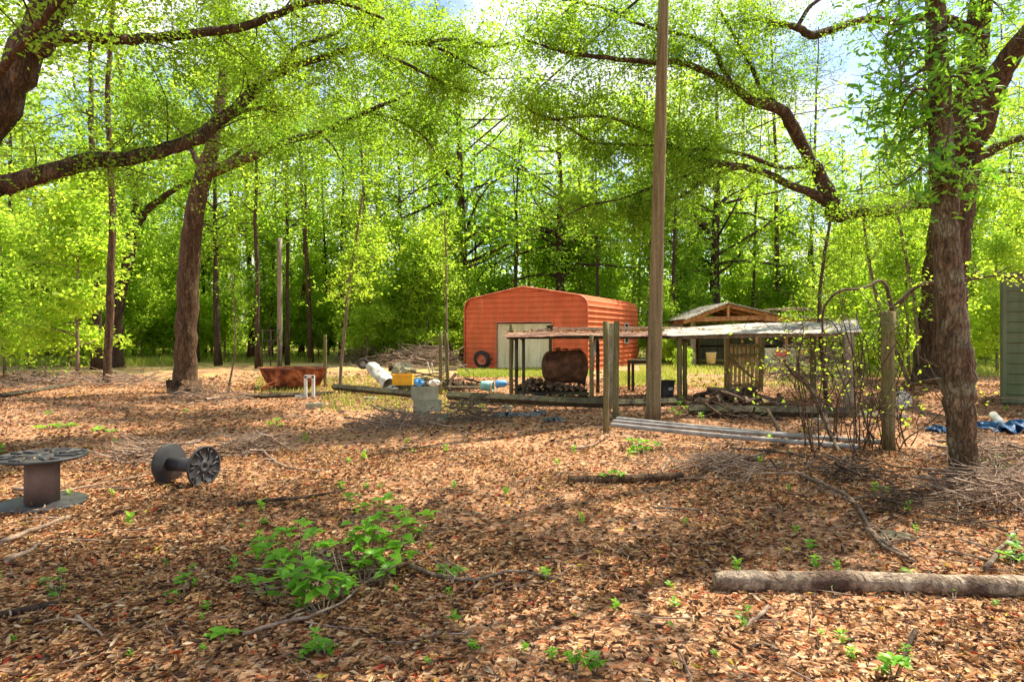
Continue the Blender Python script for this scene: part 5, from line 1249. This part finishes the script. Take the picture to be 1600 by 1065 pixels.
thin_tree('slender_tree', [(1425,612,7),(1405,560,6),(1380,500,6),(1362,430,5),(1350,350,4),(1345,270,3)], 'barkG', 'leafY', 'thin left-leaning tree behind the vine wrapped post', dict(per=3, L=(.4,1.5), start=.2, n=22, sig=.22), .085, .045, 76)
thin_tree('slender_tree', [(1291,622,8),(1285,560,7),(1280,480,6),(1288,400,5),(1300,330,4)], 'vine', 'leafY', 'dark thin tree growing through the shelter roof', dict(per=3, L=(.4,1.4), start=.15, n=20, sig=.2), .08, .045, 77)

# ------------------------------------------------------------------ thorny vines at right
def bramble():
    Y0 = 9.4; b = gnd(1345, 700); t = Tree(b, M['vine']); rs = random.Random(12)
    bases = [(1262,700),(1275,712),(1310,690),(1345,700),(1360,705),(1370,712),(1395,706),(1405,700),(1330,720)]
    for i in range(40):
        bx, by = bases[i % len(bases)]; g = gnd(bx+rs.uniform(-12,12), by+rs.uniform(-6,6)); h = rs.uniform(.5, 2.3); dx = rs.uniform(-1.1, 1.2); dy = rs.uniform(-1.0, 1.1); wx = rs.uniform(.05,.3); wp = rs.uniform(0,6)
        P = []; n = 8
        for k in range(n+1):
            s = k/n; arch = math.sin(min(1, s*1.15)*math.pi*.62)
            P.append((g.x+dx*s**1.2+wx*math.sin(wp+s*7)*s+rs.gauss(0,.06), g.y+dy*s+rs.gauss(0,.06), max(.02, h*math.sin(min(1,s*(.75+.4*math.sin(i)**2)*1.0)*math.pi*.8)+rs.gauss(0,.08)*s), max(.003, rs.uniform(.005,.013)*(1-.8*s))))
        t.limb3(P, 5, 3, .0, .0, dict(per=1.6, L=(.1,.5), start=.4, n=1.7, sig=.12, rtw=.004, up=.1) if i % 3 == 0 else None, seed=i)
    for i in range(9):   # loops wrapped round the post
        pts = []; z0 = .3+i*.16; c = gnd(1388,702)
        for k in range(16): a = k*.45+i; pts.append((c.x+.12*math.cos(a)+U(-.01,.01), c.y+.12*math.sin(a), z0+k*.035))
        t.mb.tube(pts, .006, 5, False)
    t.limb([(1200,640,Y0+2,5),(1232,700,Y0+.6,9),(1262,735,Y0-.8,7),(1290,760,Y0-1.6,5)], n=6, seed=3)
    t.limb([(1237,575,Y0+.5,4),(1262,600,Y0+.5,7),(1285,640,Y0+.3,8),(1300,690,Y0,7),(1310,720,Y0-.3,8)], n=6, seed=4)
    t.limb([(1225,562,Y0,3),(1240,585,Y0,6),(1265,605,Y0,7),(1290,660,Y0-.2,7),(1330,730,Y0-1,8),(1420,740,Y0-1.5,7)], n=6, seed=5)
    t.limb([(1372,640,Y0,5),(1390,615,Y0,6),(1430,600,Y0-.4,6),(1470,592,Y0-1,5),(1500,590,Y0-2,5)], n=6, seed=6)
    t.limb([(1398,480,Y0,8),(1430,450,Y0,6),(1460,440,Y0,5),(1520,436,Y0,4),(1568,430,Y0,4),(1600,436,Y0,3)], n=6, seed=7, fol=dict(per=2, L=(.2,.5), start=.2, n=6, sig=.15))
    t.limb([(1395,490,Y0,7),(1380,440,Y0,5),(1350,450,Y0-.3,4),(1312,455,Y0-.5,4),(1288,480,Y0-.5,4),(1285,520,Y0-.5,3)], n=6, seed=8)
    t.build('thorny_vine_thicket', M['leafY'], 'tangled thorny vines arching around the thick mossy post at right', L=.06, W=.035, tmpl=T_LF, seed=33, cat='vines')
bramble()

# ------------------------------------------------------------------ plants
def plant(name, tops, label, L=.085, cat='plant', group=None, base=None, seed=1, nl=7, mat='plant', W=None):
    rng = np.random.default_rng(seed); base = base or gpt(tops[0][3], tops[0][4]); root = empty(name, base); tag(root, label, cat, group); mb = MB(); P = []; D = []; Sz = []
    for (px, py, Y, bx, by, sz) in tops:
        g = gpt(bx, by); e = at(px, py, Y); 
        Q = smooth_path([(*g, .004), (*(g.lerp(e, .5)+Vector((U(-.02,.02), U(-.02,.02), .02))), .003), (*e, .002)], 4)
        mb.tube([q[:3] for q in Q], [float(q[3])*1.2 for q in Q], 5, False)
        for k, q in enumerate(Q[2:]):
            last = k >= len(Q[2:])-1; cnt = nl if last else (1 if k > 1 else 0)
            for j in range(cnt):
                a = j*2.4+k*1.3+rng.uniform(0,.5); el = rng.uniform(-.1,.45)
                P.append(q[:3]+rng.normal(0,.004,3)); D.append((math.cos(a)*math.cos(el), math.sin(a)*math.cos(el), math.sin(el))); Sz.append(sz*rng.uniform(.6,1.1))
    P = np.array(P)-np.array(base); D = unit(np.array(D)); nn = np.tile([0,0,1.0], (len(D),1))+rng.normal(0,.25,(len(D),3)); nn = unit(nn-D*np.sum(nn*D,1,keepdims=True)); s = np.cross(nn, D); Sz = np.array(Sz)*L
    mb.build('stem', M['barkG'], root); objmesh('leaves', leaf_mesh('leaves', P, Sz, Sz*(W or .62), T_LF, fr=(D,s,nn), rng=rng), M[mat], root); return root
plant('broadleaf_bush', [(484,885,3.75,505,968,1.15),(497,905,3.7,505,968,1.2),(440,900,3.8,500,965,.8),(465,905,3.75,503,966,.9),(520,905,3.8,505,968,1.0),(400,905,3.9,500,965,.8),(370,908,3.9,495,965,.6),(545,915,3.85,508,968,.7)], 'bright broad-leaved sprig at the front of the leafy bush', L=.13, seed=3, nl=6)
plant('broadleaf_bush', [(450,830,4.3,480,940,1.0),(420,855,4.2,475,940,1.0),(405,862,4.2,475,940,.9),(470,815,4.4,480,940,.8),(440,870,4.1,478,940,1.0),(490,830,4.3,484,940,1.0),(515,850,4.2,486,940,.9),(428,840,4.3,478,938,.8),(400,845,4.25,474,938,.7)], 'middle left part of the leafy bush with darker leaves', L=.108, seed=4, nl=7)
plant('broadleaf_bush', [(600,782,4.7,575,915,1.0),(570,790,4.7,570,915,1.0),(545,775,4.75,565,915,.9),(590,810,4.5,575,915,1.1),(620,800,4.6,580,915,1.0),(640,818,4.5,585,915,1.1),(655,830,4.5,590,915,.7),(600,840,4.4,580,915,1.1),(570,825,4.4,570,915,1.0),(620,855,4.3,585,915,1.1),(640,865,4.3,590,915,.9),(550,840,4.35,566,915,.9),(585,865,4.2,575,915,1.0),(668,805,4.6,600,912,.9),(610,885,4.1,590,916,.9),(555,880,4.2,566,916,.8)], 'tall back right part of the leafy bush', L=.112, seed=5, nl=7)
for i, (tp, lab, L) in enumerate([
    ([(500,1000,3.2,508,1030,1),(480,1015,3.2,505,1030,.8),(515,1010,3.25,508,1030,.9),(465,1025,3.2,490,1040,.7)], 'small green seedling directly below the leafy bush', .085),
    ([(345,985,3.4,350,1005,1),(320,995,3.4,345,1005,.9),(368,988,3.4,352,1005,.8)], 'low spreading seedling left of the bush near the bottom', .085),
    ([(285,900,4.0,290,935,1),(262,940,3.9,280,950,.9),(300,885,4.1,295,930,.7),(270,925,3.95,280,945,.8)], 'leafy seedling left of the big bush in shade', .075),
    ([(85,920,4.0,95,945,1),(110,935,3.95,100,945,.8),(70,905,4.1,90,940,.8),(130,940,3.9,115,950,.7),(95,890,4.2,92,935,.6)], 'seedling cluster in the lower left shade', .07),
    ([(704,893,4.25,703,916,1),(690,885,4.3,700,915,.8),(720,889,4.25,705,916,.8)], 'small seedling beside the curved grey branch', .075),
    ([(955,738,7.0,955,750,1),(940,742,7,952,750,.8),(972,740,7,957,750,.8)], 'seedling growing at the short reddish log', .10),
    ([(1005,690,8.7,1005,715,1),(985,688,8.8,1000,714,.9),(1025,692,8.7,1008,715,.9),(1010,700,8.6,1005,715,.8),(990,703,8.6,1002,715,.8)], 'broad green sapling in front of the pipes', .13),
    ([(1058,628,12.2,1060,652,1),(1070,636,12,1062,653,.9),(1048,640,12,1058,653,.9),(1062,645,11.9,1060,654,.8),(1065,620,12.3,1062,652,.7)], 'green weed right of the utility pole foot', .12),
    ([(85,665,10.8,90,676,1),(60,668,10.7,85,676,1),(110,664,10.8,95,676,1)], 'low fern like weed in the left middle ground', .15),
    ([(155,670,10.5,160,682,1),(175,674,10.3,163,682,.9)], 'pale green weed right of the fern like weed', .14),
    ([(430,655,11.5,432,670,1),(420,660,11.4,430,670,.8),(440,662,11.4,434,670,.8)], 'weed standing below the rusty tub', .10),
    ([(895,1028,3.05,900,1048,1),(885,1020,3.1,898,1047,.7),(905,1020,3.05,901,1048,.7)], 'left of two tiny sprouts at the bottom centre', .05),
    ([(925,1025,3.0,928,1055,1),(918,1038,3.0,926,1055,.9),(935,1034,3.0,930,1055,.9)], 'right of two tiny sprouts at the bottom centre', .055),
    ([(1160,968,3.5,1160,985,1),(1170,950,3.55,1163,982,.8)], 'tiny sprout below the tip of the pale log', .05),
    ([(1395,1030,2.95,1395,1062,1.2),(1378,1045,2.95,1392,1062,.9),(1410,1035,2.95,1398,1062,1)], 'bright seedling at the bottom right', .06),
    ([(1585,850,4.6,1582,885,1),(1570,865,4.5,1580,886,.9),(1595,870,4.5,1585,886,.9),(1580,838,4.7,1582,884,.7)], 'weeds at the right edge above the pale log', .08),
    ([(1540,720,7.8,1545,745,1),(1560,712,7.9,1550,745,.9),(1575,725,7.8,1555,746,.9)], 'tall weeds right of the near trunk foot', .14),
    ([(1300,905,4.0,1305,935,.9),(1290,912,4.0,1302,935,.7)], 'seedling before the middle of the pale log', .05),
    ([(1418,893,4.15,1418,935,1.1),(1430,905,4.1,1420,935,.8),(1405,900,4.1,1416,935,.7)], 'bright sprout overlapping the middle of the log', .055),
    ([(1489,905,4.05,1490,938,.9),(1496,915,4.0,1492,938,.8)], 'sprout at the right part of the pale log', .05),
    ([(75,443+200,12,78,655,1)], 'grassy tuft at left middle ground', .1)]):
    plant('seedling', tp, lab, L=L, seed=20+i, nl=5)
# little sprouts in a group
proto = []
for k in range(4):
    n_ = 5+k; rng_ = np.random.default_rng(300+k); P = []; D = []
    for j in range(n_*2):
        a = j*2.4; el = U(.0,.8); P.append((0,0,.008+.005*j)); D.append((math.cos(a)*math.cos(el), math.sin(a)*math.cos(el), math.sin(el)))
    P = np.array(P); D = unit(np.array(D)); nn = np.tile([0,0,1.0],(len(D),1))+rng_.normal(0,.3,(len(D),3)); nn = unit(nn-D*np.sum(nn*D,1,keepdims=True)); s = np.cross(nn, D)
    lm = leaf_mesh('leaves', P, .05*(.6+rng_.random(len(D))*.6), .024, T_LF, fr=(D,s,nn), rng=rng_); lm.materials.append(M['plant']); proto.append(lm)
rs = random.Random(99)
for i in range(100):
    px = rs.uniform(-10,1610); py = 600+ (rs.random()**.9)*460; Y = F*EYE/(py-HY); x = (px-800)/F*Y
    o = bpy.data.objects.new('sprout', proto[i%4]); COL.objects.link(o); o.location = (x, Y, hgt(x, Y)+.005); sc_ = rs.uniform(.5,1.1)*(1+max(0, Y-4)*.07); o.scale = (sc_,)*3; o.rotation_euler = (0,0,rs.uniform(0,6.28))
    tag(o, 'tiny green sprout poking through the dry leaf litter', 'sprout', 'tiny sprouts scattered over the yard')

# grass
def grass():
    rng = np.random.default_rng(9); pos = []; Ls = []
    def patch(px0, px1, y0, y1, n, L):
        Y = rng.uniform(y0, y1, n); px = rng.uniform(px0, px1, n); x = (px-800)/F*Y; pos.append(np.stack([x, Y, np.array([hgt(a, b) if b < 80 else 0 for a, b in zip(x, Y)])], 1)); Ls.append(rng.uniform(.5,1.2,n)*L)
    patch(715, 925, 24, 28.5, 9000, .14); patch(960, 1060, 20, 27, 3500, .12); patch(-40, 290, 32, 55, 14000, .45); patch(290, 560, 36, 55, 6000, .35)
    patch(1000, 1360, 25, 31, 3000, .22); patch(1340, 1640, 24, 40, 7000, .28); patch(1060, 1340, 18.5, 24, 1300, .12); patch(-40, 1640, 40, 70, 16000, .45); patch(400, 700, 17, 24, 3000, .12); patch(500,760,13,17,1500,.09)
    p = np.concatenate(pos); L = np.concatenate(Ls); n = len(p); d = rng.normal(0,.35,(n,3)); d[:,2] = 1; d = unit(d); nn = rng.normal(size=(n,3)); nn = unit(nn-d*np.sum(nn*d,1,keepdims=True)); s = np.cross(nn, d)
    me = leaf_mesh('grass', p, L, .022+L*.05, T_BL, fr=(d,s,nn), rng=rng); o = objmesh('grass', me, M['grass']); tag(o, 'yellow green grass growing around the garage and clearing edges', 'grass', kind='stuff')
grass()
